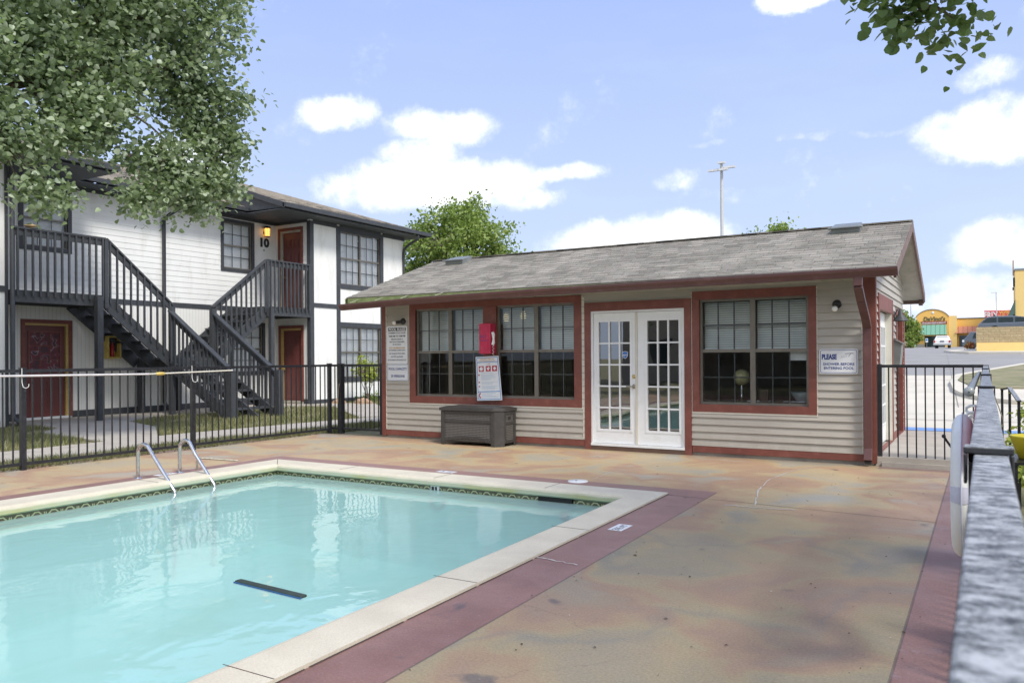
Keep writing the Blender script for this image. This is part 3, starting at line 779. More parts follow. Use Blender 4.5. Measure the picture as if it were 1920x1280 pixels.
# grass island near right with curb and walk
mb = MB()
arc = [(-.65+1.1*(1-math.cos(a)), 27.6-3.6*math.sin(a)) for a in [i*math.pi/2/6 for i in range(7)]]
slab_poly(mb, [(1.4, 42.5), (-.95, 33.6), (-1.0, 29.5)]+[(-.88+1.9*(1-math.cos(a)), 27.6-5.0*math.sin(a)) for a in [i*math.pi/12 for i in range(7)]]+[(12, 22.2), (12, 62)], -.1, .12)
tag(mb.build('island_sidewalk', concrete_far), kind='structure')
mb = MB()
slab_poly(mb, [(1.6, 41.5), (-.72, 32.8), (-.78, 30.0), (-.42, 27.6), (.3, 26.5), (12, 26.0), (12, 60)], 0, .15)
tag(mb.build('island_lawn', ground_mat), kind='structure')
# planting bed by right fence
mb = MB(); mb.box(.10, 3.0, -1, 10.9, -.02, .03); tag(mb.build('planting_bed', ground_mat), kind='structure')

# ================================================================== POOL
pool = thing('swimming_pool', (-5.5, 2.4, 0), 'rectangular swimming pool with pale stone coping and turquoise plaster', 'swimming pool')
WZ = -.125
ring_out = [(-8.37, -2.9), (xr_out(-2.9), -2.9), (xr_out(7.69), 7.69), (-8.37, 7.69)]
ring_in = [(-8.0, -2.55), (xr_in(-2.55), -2.55), (xr_in(7.34), 7.34), (-8.0, 7.34)]
mb = MB()
# rounded nose coping profile (outwards -> inwards)
prof = [(0, 0.0), (0, .022), (.86, .022), (.95, .016), (1.0, .0), (1.02, -.02), (1.02, -.055), (.97, -.07), (.80, -.07)]
vs = []
for (o_, i_) in zip(ring_out, ring_in):
    for (q, z) in prof: vs.append((o_[0]+(i_[0]-o_[0])*q, o_[1]+(i_[1]-o_[1])*q, z-.003))
n = len(prof)
fs = [(k*n+j, k*n+j+1, ((k+1) % 4)*n+j+1, ((k+1) % 4)*n+j) for k in range(4) for j in range(n-1)]
mb.add(vs, fs)
mb.mat(coping_mat); cop = mb.build('coping', coping_mat, pool)
me = cop.data; me.polygons.foreach_set('material_index', [0]*len(me.polygons))
mb = MB()
for y in (-.6, .75, 2.4, 4.05, 5.72): mb.prism([(xr_in(y)+.0, y, .0195), (xr_out(y), y, .0195), (xr_out(y), y+.004, .0195), (xr_in(y), y+.004, .0195)], (0, 0, .0015))
for x in (-6.9, -5.45, -4.0): mb.prism([(x, 7.34, .0195), (x+.004, 7.34, .0195), (x+.004, 7.69, .0195), (x, 7.69, .0195)], (0, 0, .0015))
for y in (.3, 1.9, 3.4, 5.6): mb.prism([(-8.37, y, .0195), (-8.0, y, .0195), (-8.0, y+.004, .0195), (-8.37, y+.004, .0195)], (0, 0, .0015))
mb.prism([(-8.37, 7.69, .0195), (-8.0, 7.34, .0195), (-7.995, 7.345, .0195), (-8.365, 7.695, .0195)], (0, 0, .0015))
mb.split('coping_joint', joint_dark, pool)
iw = .05
inn = [(-8.0-iw, -2.6), (xr_in(-2.6)+iw, -2.6), (xr_in(7.39)+iw, 7.39), (-8.0-iw, 7.39)]
mb = MB(); vs = [(x, y, -.068) for x, y in inn]+[(x, y, -.215) for x, y in inn]
mb.add(vs, [(k, (k+1) % 4, (k+1) % 4+4, k+4) for k in range(4)]); mb.build('waterline_tile', tile, pool)
mb = MB()
vs = [(x, y, -.215) for x, y in inn]+[(inn[0][0], -2.6, -1.6), (inn[1][0], -2.6, -1.6), (inn[2][0], 7.39, -1.05), (inn[3][0], 7.39, -1.05)]
mb.add(vs, [(k, (k+1) % 4, (k+1) % 4+4, k+4) for k in range(4)]+[(7, 6, 5, 4)]); mb.build('basin', plaster, pool)
mb = MB(); mb.box(-4.09, -3.69, 7.36, 7.388, -.21, -.07)
mb.build('skimmer_mouth', dark_gap, pool)
mb = MB(); mb.lathe([(.075, 0), (.085, .012), (.105, .012), (.108, 0)], (-5.43, 7.385, -.25), 20, (0, -1, 0)); mb.build('light_ring', clear_grey, pool)
mb = MB(); mb.lathe([(0, .012), (.05, .012), (.06, 0)], (-3.79, 7.385, -.27), 16, (0, -1, 0)); mb.build('return_inlet', dark_gap, pool)
mb = MB(); mb.box(-5.52, -5.40, 7.375, 7.386, -.15, -.078); mb.mat(ink_black); mb.box(-5.505, -5.47, 7.372, 7.376, -.142, -.088); mb.box(-5.455, -5.43, 7.372, 7.376, -.142, -.088)
mb.mats = [sign_white, ink_black]; mb.m = [0]*6+[1]*12; mb.build('depth_tile', None, pool)
mb = MB(); mb.add([(inn[0][0], -2.6, WZ), (inn[1][0], -2.6, WZ), (inn[2][0], 7.39, WZ), (inn[3][0], 7.39, WZ)], [(0, 1, 2, 3)])
tag(mb.build('pool_water', water_mat), kind='structure')

# ladder ------------------------------------------------------------
lad = thing('pool_ladder', (-8.7, 6.12, 0), 'shiny stainless steel pool ladder with two hooped grab rails on far left coping', 'pool ladder')
for (y, xb) in ((5.76, -8.61), (6.30, -8.575)):
    pts = [(xb, y, 0), (xb, y, .29)]
    for k in range(1, 9):
        a = math.pi*k/9*.80; pts.append((xb+.12-.12*math.cos(a), y, .29+.115*math.sin(a)))
    pts += [(-8.28, y, .24), (-8.05, y, .015), (-7.935, y, -.10), (-7.92, y, -.16), (-7.925, y, -.5), (-7.925, y, -.95)]
    mb = MB(); mb.tube(pts, .0215, 12); mb.build('grab_rail', steel, lad)
    mb = MB(); mb.lathe([(.021, .012), (.038, .010), (.045, 0)], (xb, y, 0), 16); mb.build('flange', steel, lad)
for z in (-.30, -.58):
    mb = MB(); mb.box(-7.99, -7.89, 5.78, 6.28, z, z+.025); mb.build('step', white_plastic, lad)
mb = MB(); mb.tube([(-8.60, 6.57, 0), (-8.60, 6.57, .11), (-8.585, 6.59, .135), (-8.55, 6.63, .14), (-8.36, 6.88, .10), (-8.30, 6.96, .085)], .013, 8)
tag(mb.build('fill_spout', dull_steel), 'short bent metal fill pipe lying low beside the pool ladder', 'pipe')

# floating bar
mb = MB(); mb.mat(noodle); mb.prism([(-4.47, 3.66, -.135), (-4.44, 3.62, -.135), (-3.74, 3.60, -.135), (-3.70, 3.64, -.135), (-3.74, 3.68, -.135), (-4.43, 3.70, -.135)], (0, 0, .03))
fl = thing('pool_brush', (-4.1, 3.65, -.12), 'thin dark bar with blue edge floating in the pool water', 'pool brush')
for v_ in range(len(mb.v)): pass
bm_ = MB(); bm_.mat(noodle)
L0, L1 = Vector((-4.52, 3.72, 0)), Vector((-3.76, 3.66, 0))
L0, L1 = Vector((-4.41, 3.69, -.118)), Vector((-3.74, 3.65, -.118))
bm_.beam(L0, L1, .058, .02); bm_.build('brush_body', noodle, fl, .01)
bm_ = MB(); bm_.beam(L0+Vector((.0, -.028, -.006)), L1+Vector((0, -.028, -.006)), .016, .014); bm_.build('blue_edge', noodle_blue, fl)

# deck fittings
def disk(name, c, r, label, cat, mat_):
    tt = thing(name, (c[0], c[1], 0), label, cat)
    mb = MB(); mb.lathe([(0, .008), (r*.96, .008), (r, .0)], (c[0], c[1], .0), 28); mb.build('lid', mat_, tt)
    mb = MB(); mb.lathe([(0, .0095), (.014, .0095), (.016, .008)], (c[0]-.02, c[1], .0), 10); mb.build('lift_hole', ink_black, tt)
disk('skimmer_cover', (-3.94, 8.01), .115, 'round white skimmer lid set in the pink band behind the pool', 'skimmer lid', white_plastic)
class Flat:   # text on the ground: u,v rotated
    def __init__(s, x, y, ang): s.x, s.y, s.c, s.s_ = x, y, math.cos(ang), math.sin(ang)
    def P(s, u, v, n): return (s.x+u*s.c-v*s.s_, s.y+u*s.s_+v*s.c, n)
def marker(x, y, ang, txt, label):
    tt = thing('depth_marker', (x, y, 0), label, 'depth marker', 'painted depth markers on the deck')
    F = Flat(x, y, ang); mb = MB(); mb.prism([F.P(-.12, -.06, .002), F.P(.12, -.06, .002), F.P(.12, .06, .002), F.P(-.12, .06, .002)], (0, 0, .003)); mb.build('plate', sign_white, tt)
    nb_, un_ = txt.split(' ')
    text('number', nb_, F, -.05, -.032, .0056, .09, ink_gray, tt, ext=.0006, bold=.002)
    text('unit', un_, F, .055, -.032, .0056, .07, ink_gray, tt, ext=.0006, bold=.002)
marker(-2.57, 6.0, math.pi*.5, '3½ FT', 'white depth marker on the red band right of the pool')
marker(-5.67, 7.90, 0, '5 FT', 'white depth marker on the red band at the far edge of the pool')
marker(-8.58, 6.10, math.pi*.5, '5 FT', 'white depth marker between the feet of the pool ladder')

# litter on deck
rg = np.random.RandomState(5); mb = MB()
for i in range(170):
    y = rg.uniform(2.0, 10.5); x = rg.uniform(-2.3, -.02) if rg.rand() < .75 else rg.uniform(-8, -.1)
    if y < 8.1 and x < -2.4: continue
    s_ = rg.uniform(.003, .011)*(1+.5*(rg.rand() < .15)); a = rg.rand()*6.28; e = rg.uniform(.25, .8)
    c_, q_ = math.cos(a)*s_, math.sin(a)*s_
    mb.add([(x+c_, y+q_, .005), (x-q_*e, y+c_*e, .009), (x-c_, y-q_, .005), (x+q_*e, y-c_*e, .006)], [(0, 1, 2, 3)])
mb.m = [int(rg.rand() < .22) for _ in mb.m]; mb.mats = [debris, crack_fill]
tag(mb.build('leaf_litter'), 'dry leaf crumbs and pale specks scattered over the deck', 'leaf litter', kind='stuff')

# ================================================================== LEFT FENCE
FX = -10.55
fen = thing('metal_fence', (FX, 8, 0), 'black metal picket fence between the pool deck and the lawn', 'fence')
ys_ = [.65, 3.05, 5.465, 7.99, 10.97]
for y in ys_:
    mb = MB(); mb.box(FX-.03, FX+.03, y-.03, y+.03, -.05, 1.29); mb.box(FX-.037, FX+.037, y-.037, y+.037, 1.29, 1.305); mb.build('post', black_metal, fen)
for a, b in zip(ys_, ys_[1:]):
    mb = MB(); mb.box(FX-.02, FX+.02, a+.03, b-.03, 1.245, 1.285); mb.box(FX-.02, FX+.02, a+.03, b-.03, .06, .098)
    n = int((b-a)/.118)
    for k in range(1, n): y = a+(b-a)*k/n; mb.box(FX-.008, FX+.008, y-.008, y+.008, .098, 1.245)
    mb.build('panel', black_metal, fen)
mb = MB(); mb.box(-10.38, -10.285, 11.0, 11.095, 0, 1.30); mb.build('gate_post', black_metal, fen)
mb = MB(); mb.box(-10.52, -10.38, 11.0, 11.03, 1.245, 1.285); mb.box(-10.52, -10.38, 11.0, 11.03, .075, .115); mb.box(-10.46, -10.444, 11.005, 11.021, .115, 1.245); mb.build('panel', black_metal, fen)
gt = thing('pool_gate', (-9.8, 11.0, 0), 'black metal gate leading to the lawn at left of the clubhouse', 'gate')
mb = MB(); mb.box(-10.26, -9.34, 11.02, 11.06, 1.245, 1.285); mb.box(-10.26, -9.34, 11.02, 11.06, .075, .115)
for k in range(1, 9): x = -10.26+k*.105; mb.box(x-.008, x+.008, 11.032, 11.048, .115, 1.245)
mb.build('panel', black_metal, gt)
mb = MB(); mb.box(-9.36, -9.30, 11.0, 11.06, .02, 1.30); mb.build('hinge_stile', black_metal, gt)
mb = MB(); mb.tube([(-10.36, 10.99, .55), (-10.33, 10.975, .82), (-10.30, 10.97, .93)], .008, 6); mb.build('latch_rod', dull_steel, gt)

# telescopic pole on the left fence
pl = thing('telescopic_pole', (-10.48, 6.5, 1.19), 'long white telescopic pool pole hung along the black picket fence', 'pool pole')
mb = MB(); mb.tube([(-10.48, 3.4, 1.225), (-10.48, 5.2, 1.205), (-10.48, 7.2, 1.187)], .0145, 10); mb.build('outer_tube', pbr('pole_white', (.62, .60, .60), .4), pl)
mb = MB(); mb.tube([(-10.48, 7.2, 1.187), (-10.48, 8.69, 1.215)], .0115, 10); mb.build('inner_tube', cream_trim, pl)
mb = MB(); mb.lathe([(.015, -.07), (.023, -.06), (.026, 0), (.023, .06), (.015, .07)], (-10.48, 7.38, 1.189), 12, (0, 1, .01)); mb.build('twist_lock', yellow_box, pl)
for y in (5.43, 7.94):
    mb = MB(); mb.tube([(-10.50, y, 1.30), (-10.50, y, 1.12), (-10.49, y+.01, 1.06), (-10.46, y+.03, 1.045), (-10.44, y+.05, 1.065), (-10.44, y+.055, 1.10)], .0045, 6)
    tag(mb.build('hanging_hook', white_plastic), 'white wire hook over the fence rail at the %s' % ('left post' if y < 6 else 'post beside the stairs'), 'hook', 'white wire hooks on the fence')

# ================================================================== CLUBHOUSE
Y0 = 10.9; CF = Face('y', Y0)
club = thing('clubhouse', (-5.2, 12.9, 0), 'low pool clubhouse with cream lap siding, red trim and grey shingle roof', 'clubhouse')
WIN1 = (-8.58, -5.27, .622, 2.335); WIN2 = (-3.545, -1.885, .617, 2.30); DOOR = (-5.22, -3.56, .0, 2.21)
holes = [WIN1, WIN2, DOOR]
mb = MB()
lap(mb, CF, wall_cells(-9.11, -1.33, .14, 2.40, holes), .1005, .022, 0, .04)
mb.build('front_siding', cream_siding, club)
# structural walls behind siding (front has holes)
mb = MB()
g1 = (-8.45, -5.37, .745, 2.225); g2 = (-3.45, -1.985, .72, 2.19); g3 = (-5.12, -3.66, .09, 2.08)
for a, b, c, d_ in wall_cells(-9.2, -1.21, 0, 2.42, [g1, g2, g3]): CF.box(mb, a, b, c, d_, -.13, -.004)
mb.build('front_wall', interior_wall, club)
# side (right) wall facing +X with gable
SF = Face('x', -1.2)
RZ, EZ, RY, EY0, EY1 = 3.335, 2.44, 12.9, 10.3, 15.5
sl_ = (RZ-EZ)/(RY-EY0)
sd_door = (11.2, 13.0, .12, 2.2); sd_win = (13.55, 14.65, .12, 2.1)
mb = MB()
def gz(y): return RZ-.12-sl_*abs(y-RY)
k = 0; z = .14
while z < 3.2:
    z1 = min(z+.1005, 3.25)
    y_lo = 10.93; y_hi = 14.88
    # clip by the rake
    dy = (RZ-.12-z)/sl_
    a_, b_ = max(y_lo, RY-dy), min(y_hi, RY+dy)
    hs = [(h_[0], h_[1]) for h_ in (sd_door, sd_win) if h_[2] < z+.05 < h_[3]]
    if b_ > a_:
        for (p_, q_) in free_intervals(a_, b_, hs):
            mb.add([(-1.180, p_, z), (-1.180, q_, z), (-1.2, q_, z1), (-1.2, p_, z1), (-1.204, p_, z), (-1.204, q_, z)], [(0, 1, 2, 3), (4, 5, 1, 0)])
    z = z1
    if z >= 3.2: break
mb.build('side_siding', cream_siding, club)
mb = MB()
for a, b, c, d_ in wall_cells(10.9, 14.9, 0, 2.3, [(11.3, 12.9, .12, 2.02), (13.64, 14.56, .12, 2.02)]): mb.box(-1.33, -1.21, a, b, c, d_)
mb.prism([(-1.21, 10.9, 2.3), (-1.21, 14.9, 2.3), (-1.21, 14.9, gz(14.9)), (-1.21, 12.9, gz(12.9)), (-1.21, 10.9, gz(10.9))], (-.12, 0, 0))
mb.add([(-9.2, 10.9, 0), (-9.2, 14.9, 0), (-9.2, 14.9, gz(14.9)), (-9.2, 12.9, gz(12.9)), (-9.2, 10.9, gz(10.9))], [(4, 3, 2, 1, 0)])
mb.box(-9.2, -1.21, 14.86, 14.9, 0, gz(14.9)); mb.box(-9.1, -1.4, 11.04, 14.8, 2.40, 2.42)
mb.build('wall', cream_siding, club)
mb = MB(); mb.box(-9.15, -1.36, 11.05, 14.85, .02, .05); mb.build('floor', interior_floor, club)
mb = MB(); mb.box(-9.19, -1.35, 14.2, 14.24, .05, 2.4); mb.box(-9.19, -9.16, 11.05, 14.2, .05, 2.4); mb.box(-1.38, -1.35, 11.05, 14.2, .05, 2.4); mb.split('interior_wall', interior_wall, club)
# trims
mb = MB(); CF.box(mb, -9.20, -9.11, .03, 2.36, -.02, .022); mb.build('corner_trim', red_trim, club)
mb = MB(); CF.box(mb, -1.33, -1.18, .03, 2.42, -.02, .024); mb.box(-1.18, -1.176, 10.9, 10.99, .03, 2.45); mb.build('corner_trim', red_trim, club)
mb = MB(); CF.box(mb, -9.11, -8.59, .045, .138, 0, .018); CF.box(mb, -8.59, -5.225, .042, .138, 0, .018); CF.box(mb, -3.55, -1.33, .05, .155, 0, .018); mb.split('base_board', red_trim, club)
mb = MB(); CF.box(mb, -9.2, -1.2, -.01, .05, -.05, -.006); mb.build('foundation', dark_gap, club)
mb = MB()
CF.box(mb, -9.112, -9.095, .14, 2.36, 0, .019)
for (a, b, c, d_) in (WIN1, WIN2):
    CF.box(mb, a-.012, a, c-.015, d_, 0, .019); CF.box(mb, b, b+.012, c-.015, d_, 0, .019); CF.box(mb, a-.012, b+.012, c-.022, c, 0, .02)
CF.box(mb, -5.258, -5.225, .14, 2.3, 0, .019); CF.box(mb, -1.345, -1.332, .155, 2.38, 0, .019)
mb.split('channel_trim', cream_trim, club)
mb = MB(); CF.box(mb, -9.2, -1.33, 2.345, 2.40, 0, .03); mb.build('frieze_board', tan_soffit, club)

def sash_window(F, parent, u0, u1, v0, v1, vm, frame_mat, bar_mat, depth, cols, glassm, blind=None, blind_z=None, name='window', thick=.035):
    """one double hung unit"""
    mb = MB(); F.frame(mb, u0, u1, v0, v1, thick, -depth, -depth+.05)
    F.box(mb, u0+thick, u1-thick, vm-.022, vm+.022, -depth, -depth+.046)
    w = mb.build(name, frame_mat, parent)
    mb = MB()
    for (a, b) in ((v0+thick, vm-.022), (vm+.022, v1-thick)):
        up = a > vm
        n_ = -depth+.018 if up else -depth+.006
        for k in range(1, cols): u = u0+thick+(u1-u0-2*thick)*k/cols; F.box(mb, u-.009, u+.009, a, b, n_, n_+.013)
        mid = (a+b)/2
        F.box(mb, u0+thick, u1-thick, mid-.009, mid+.009, n_-.001, n_+.011)
    mb.build('muntins', bar_mat, w)
    mb = MB()
    q = [F.P(u0+thick, v0+thick, -depth+.021), F.P(u1-thick, v0+thick, -depth+.021), F.P(u1-thick, v1-thick, -depth+.021), F.P(u0+thick, v1-thick, -depth+.021)]
    mb.add(q, [(0, 1, 2, 3)]); mb.build('glass', glassm, w)
    return w
def blinds(F, parent, u0, u1, v0, v1, depth, pitch=.03, tilt=.6, mat_=None, w=.026):
    mb = MB(); v = v0; mat_ = mat_ or blind_mat
    cn, sn = math.cos(tilt)*w/2, math.sin(tilt)*w/2
    while v < v1:
        n_ = -depth; sag = 0
        mb.add([F.P(u0, v-sn, n_+cn), F.P(u1, v-sn, n_+cn), F.P(u1, v+sn, n_-cn), F.P(u0, v+sn, n_-cn)], [(0, 1, 2, 3)])
        v += pitch
    F.box(mb, u0, u1, v0-.03, v0-.012, -depth-.012, -depth+.012)
    return mb.build('blind', mat_, parent)

# window 1 : red surround, two twin units
mb = MB()
CF.frame(mb, *WIN1, .13, -.03, .026, wt=.105, wb=.12)
CF.box(mb, -7.05, -6.80, .742, 2.228, -.05, .028)
ws1 = mb.build('window_surround', red_trim, club)
for (a, b) in ((-8.45, -7.745), (-7.745, -7.05), (-6.80, -6.085), (-6.085, -5.37)):
    w = sash_window(CF, club, a, b, .742, 2.228, 1.495, bronze, bronze_dark, .07, 3, win_glass)
    blinds(CF, w, a+.04, b-.04, 1.53, 2.19, .125, .034, .95, w=.034)
mb = MB(); CF.frame(mb, *WIN2, .10, -.03, .026, wt=.115, wb=.105); mb.build('window_surround', red_trim, club)
for (a, b) in ((-3.447, -2.715), (-2.715, -1.985)):
    w = sash_window(CF, club, a, b, .72, 2.187, 1.466, bronze, bronze_dark, .07, 3, win_glass)
    blinds(CF, w, a+.04, b-.04, 1.51, 2.15, .125, .031, .95, w=.031)
# french doors
mb = MB(); CF.frame(mb, -5.22, -3.56, .0, 2.21, .10, -.06, .03, wt=.13, wb=.0)
mb2 = MB()
mb.build('door_surround', red_trim, club)
mb = MB(); CF.box(mb, -5.12, -3.66, .065, .10, -.08, .035); CF.box(mb, -5.12, -5.085, .1, 2.08, -.08, .012); CF.box(mb, -3.695, -3.66, .1, 2.08, -.08, .012); CF.box(mb, -5.085, -3.695, 2.05, 2.08, -.08, .010); mb.build('door_frame', white_paint, club)
mb = MB(); CF.box(mb, -5.13, -3.65, .0, .063, -.05, .028); mb.build('sill', pbr('sill_brown', (.12, .07, .05), .8), club)
for (a, b, ga, gb) in ((-5.082, -4.405, -4.995, -4.495), (-4.385, -3.698, -4.225, -3.75)):
    mb = MB(); n0, n1 = -.05, -.008
    CF.box(mb, a, ga, .105, 2.045, n0, n1); CF.box(mb, gb, b, .105, 2.045, n0, n1); CF.box(mb, ga, gb, .105, .315, n0, n1); CF.box(mb, ga, gb, 1.915, 2.045, n0, n1)
    dr = mb.build('door', white_paint, club)
    mb = MB(); CF.frame(mb, ga-.035, gb+.035, .28, 1.95, .035, n1, n1+.008)
    for k in (1, 2): u = ga+(gb-ga)*k/3; CF.box(mb, u-.011, u+.011, .315, 1.915, -.04, -.004)
    for k in range(1, 5): v = .315+1.6*k/5; CF.box(mb, ga, gb, v-.011, v+.011, -.041, -.006)
    mb.build('muntins', white_paint, dr)
    mb = MB(); mb.add([CF.P(ga, .315, -.03), CF.P(gb, .315, -.03), CF.P(gb, 1.915, -.03), CF.P(ga, 1.915, -.03)], [(0, 1, 2, 3)]); mb.build('glass', door_glass, dr)
    if ga < -4.5:
        mb = MB(); mb.lathe([(0, .03), (.02, .03), (.028, .012), (.034, 0)], CF.P(-4.435, .955, n1), 14, (0, -1, 0)); mb.tube([CF.P(-4.435, .955, .03), CF.P(-4.5, .957, .045), CF.P(-4.54, .955, .04)], .009, 8); mb.build('handle', dull_steel, dr)
        mb = MB(); mb.lathe([(0, .016), (.018, .016), (.03, .006), (.032, 0)], CF.P(-4.435, 1.10, n1), 14, (0, -1, 0)); mb.build('deadbolt', brass, dr)
mb = MB(); CF.box(mb, -4.412, -4.376, .105, 2.045, -.03, .006); mb.build('astragal', cream_trim, club)
# shield sticker
shd = thing('security_sticker', CF.P(-4.55, 1.44, -.02), 'small blue shield security sticker on the left french door', 'sticker')
mb = MB(); pts = [(-.045, .045), (0, .055), (.045, .045), (.043, -.01), (.025, -.04), (0, -.058), (-.025, -.04), (-.043, -.01)]
mb.prism([CF.P(-4.57+x, 1.42+y, -.0025) for x, y in pts], (0, -.002, 0)); mb.build('backing', sign_white, shd)
mb = MB(); mb.prism([CF.P(-4.57+x*.86, 1.42+y*.86, -.0002) for x, y in pts], (0, -.002, 0)); mb.build('shield', shield_blue, shd)
text('lettering', 'ADT', CF, -4.57, 1.405, .003, .036, sign_white, shd, ext=.0005, bold=.001)

# side door and window of the clubhouse
mb = MB(); SF.frame(mb, 11.2, 13.0, .12, 2.2, .11, -.03, .03, wt=.2, wb=.02); mb.build('door_surround', red_trim, club)
mb = MB(); SF.box(mb, 11.31, 12.89, .14, 2.0, -.10, -.07)
sd = mb.build('door', white_paint, club)
mb = MB(); SF.box(mb, 11.42, 11.95, .4, 1.8, -.07, -.064); SF.box(mb, 12.2, 12.75, .4, 1.8, -.07, -.064); mb.build('glass', vehicle_glass, sd)
mb = MB()
for k in range(0, 6):
    v = .4+k*.28; SF.box(mb, 11.42, 12.75, v-.012, v+.012, -.066, -.056)
for u in (11.42, 11.6, 11.78, 11.95, 12.2, 12.38, 12.57, 12.75): SF.box(mb, u-.012, u+.012, .4, 1.8, -.066, -.054)
mb.build('muntins', white_paint, sd)
mb = MB(); SF.box(mb, 12.86, 12.888, .14, 2.0, -.10, .02); mb.split('side_jamb', cream_trim, club)
mb = MB(); SF.frame(mb, 13.55, 14.65, .12, 2.1, .10, -.03, .028, wb=.02); mb.build('door_surround', red_trim, club)
mb = MB(); SF.box(mb, 13.65, 14.55, .14, 2.0, -.08, -.05); mb.build('door', red_door, club)
mb = MB(); SF.box(mb, 10.95, 11.2, .05, .15, 0, .02); SF.box(mb, 13.0, 13.55, .12, .24, 0, .02); SF.box(mb, 14.65, 14.9, .12, .24, 0, .02); mb.box(-1.2, -1.17, 14.82, 14.93, .1, 2.1); mb.split('base_board', red_trim, club)

# roof
RXL, RXR = -9.5, -.89
mb = MB()
nc = 18
for side in (0, 1):
    for k in range(nc):
        q0, q1 = k/nc, (k+1)/nc
        ya = EY0+(RY-EY0)*q0 if side == 0 else EY1+(RY-EY1)*q0; yb = EY0+(RY-EY0)*q1+.0 if side == 0 else EY1+(RY-EY1)*q1
        za, zb = EZ+(RZ-EZ)*q0, EZ+(RZ-EZ)*q1
        n = 34; xs_ = [RXL+(RXR-RXL)*i/n for i in range(n+1)]
        rg_ = random.Random(k*7+side)
        vs = []
        for i, x in enumerate(xs_):
            w_ = rg_.uniform(-.004, .004)
            vs += [(x, ya+w_, za+.010), (x, yb, zb+.001), (x, ya+w_, za-.004)]
        fs = []
        for i in range(n):
            a = 3*i; b = a+3
            fs += [(a, b, b+1, a+1), (a+2, b+2, b, a)] if side == 0 else [(a+1, b+1, b, a), (a, b, b+2, a+2)]
        mb.add(vs, fs)
mb.beam((RXL, RY, RZ+.006), (RXR, RY, RZ+.006), .17, .02)
rf = mb.build('roof', shingle, club)
mb = MB()
for (ya, yb) in ((EY0+.01, RY), (EY1-.01, RY)):
    mb.add([(RXL+.02, ya, EZ-.10), (RXR-.03, ya, EZ-.10), (RXR-.03, yb, RZ-.10), (RXL+.02, yb, RZ-.10)], [(3, 2, 1, 0)])
mb.add([(RXL+.02, EY0+.03, EZ-.105), (RXR-.28, EY0+.03, EZ-.105), (RXR-.28, Y0+.01, 2.405), (RXL+.02, Y0+.01, 2.405)], [(3, 2, 1, 0)])
mb.build('soffit', tan_soffit, rf)
mb = MB()
for X in (RXR-.03, RXL):
    for (ya, yb) in ((EY0-.0, RY), (EY1, RY)):
        mb.hexa([(X, ya, EZ-.14), (X+.03, ya, EZ-.14), (X+.03, yb, RZ-.14), (X, yb, RZ-.14)], [(X, ya, EZ-.005), (X+.03, ya, EZ-.005), (X+.03, yb, RZ-.005), (X, yb, RZ-.005)])
mb.split('rake_board', brown_rake, rf)
mb = MB(); mb.box(RXR-.10, RXR-.04, EY1-.04, EY1+.10, EZ-.19, EZ-.05); mb.box(RXL, RXR-.02, EY1, EY1+.09, EZ-.16, EZ-.05); mb.split('rear_gutter', brown_rake, rf)
mb = MB(); mb.box(RXL-.03, RXR-.03, EY0+.0, EY0+.025, EZ-.115, EZ-.012); mb.build('fascia', moss_board, rf)
mb = MB()
for (xa, za, xb, zb) in ((-9.56, 2.325, -7.7, 2.378), (-7.7, 2.378, -5.6, 2.405), (-5.6, 2.405, -3.3, 2.418), (-3.3, 2.418, -.865, 2.424)):
    def sec(x, z):   # K-style gutter section
        return [(x, 10.285, z), (x, 10.29, z-.10), (x, 10.21, z-.103), (x, 10.195, z-.07), (x, 10.165, z-.035), (x, 10.16, z-.004), (x, 10.175, z), (x, 10.18, z-.02), (x, 10.27, z-.085)]
    A, B = sec(xa, za), sec(xb, zb); n = len(A)
    mb.add(A+B, [(i, (i+1) % n, (i+1) % n+n, i+n) for i in range(n)])
    if xa < -9.5: mb.add(A, [tuple(range(7))])
    if xb > -.9: mb.add(B, [tuple(reversed(range(7)))])
gu = mb.build('gutter', red_metal, rf)
mb = MB()
for x, z in ((-9.3, 2.345), (-8.75, 2.36), (-8.2, 2.375), (-7.5, 2.39)): mb.beam((x, 10.17, z-.002), (x+.06, 10.30, z+.05), .018, .004)
mb.split('gutter_strap', cream_trim, gu)
mb = MB()
dsp = [(-1.30, 10.24, 2.33), (-1.30, 10.24, 2.22), (-1.29, 10.42, 2.06), (-1.275, 10.70, 1.86), (-1.27, 10.83, 1.74), (-1.27, 10.84, .22), (-1.27, 10.79, .07)]
for a, b in zip(dsp, dsp[1:]):
    mb.beam(a, b, .10, .065, up=(0, -1, 0.01))
mb.build('downspout', red_metal, club, .008)
mb = MB(); mb.box(-1.31, -1.23, 10.775, 10.80, .03, .066); mb.build('downspout_mouth', dark_gap, club)
for i, x in enumerate((-8.70, -1.74)):
    mb = MB(); zz = RZ-.3*sl_+.02
    y = 12.55; z = EZ+(y-EY0)*sl_
    mb.hexa([(x-.2, y-.14, z-.06), (x+.2, y-.14, z-.06), (x+.2, y+.2, z+.06), (x-.2, y+.2, z+.06)], [(x-.2, y-.16, z+.055), (x+.2, y-.16, z+.055), (x+.19, y+.18, z+.15), (x-.19, y+.18, z+.15)])
    mb.box(x-.24, x+.24, y-.2, y-.15, z+.02, z+.05)
    o = mb.build('roof_vent', vent_metal, rf, .02)

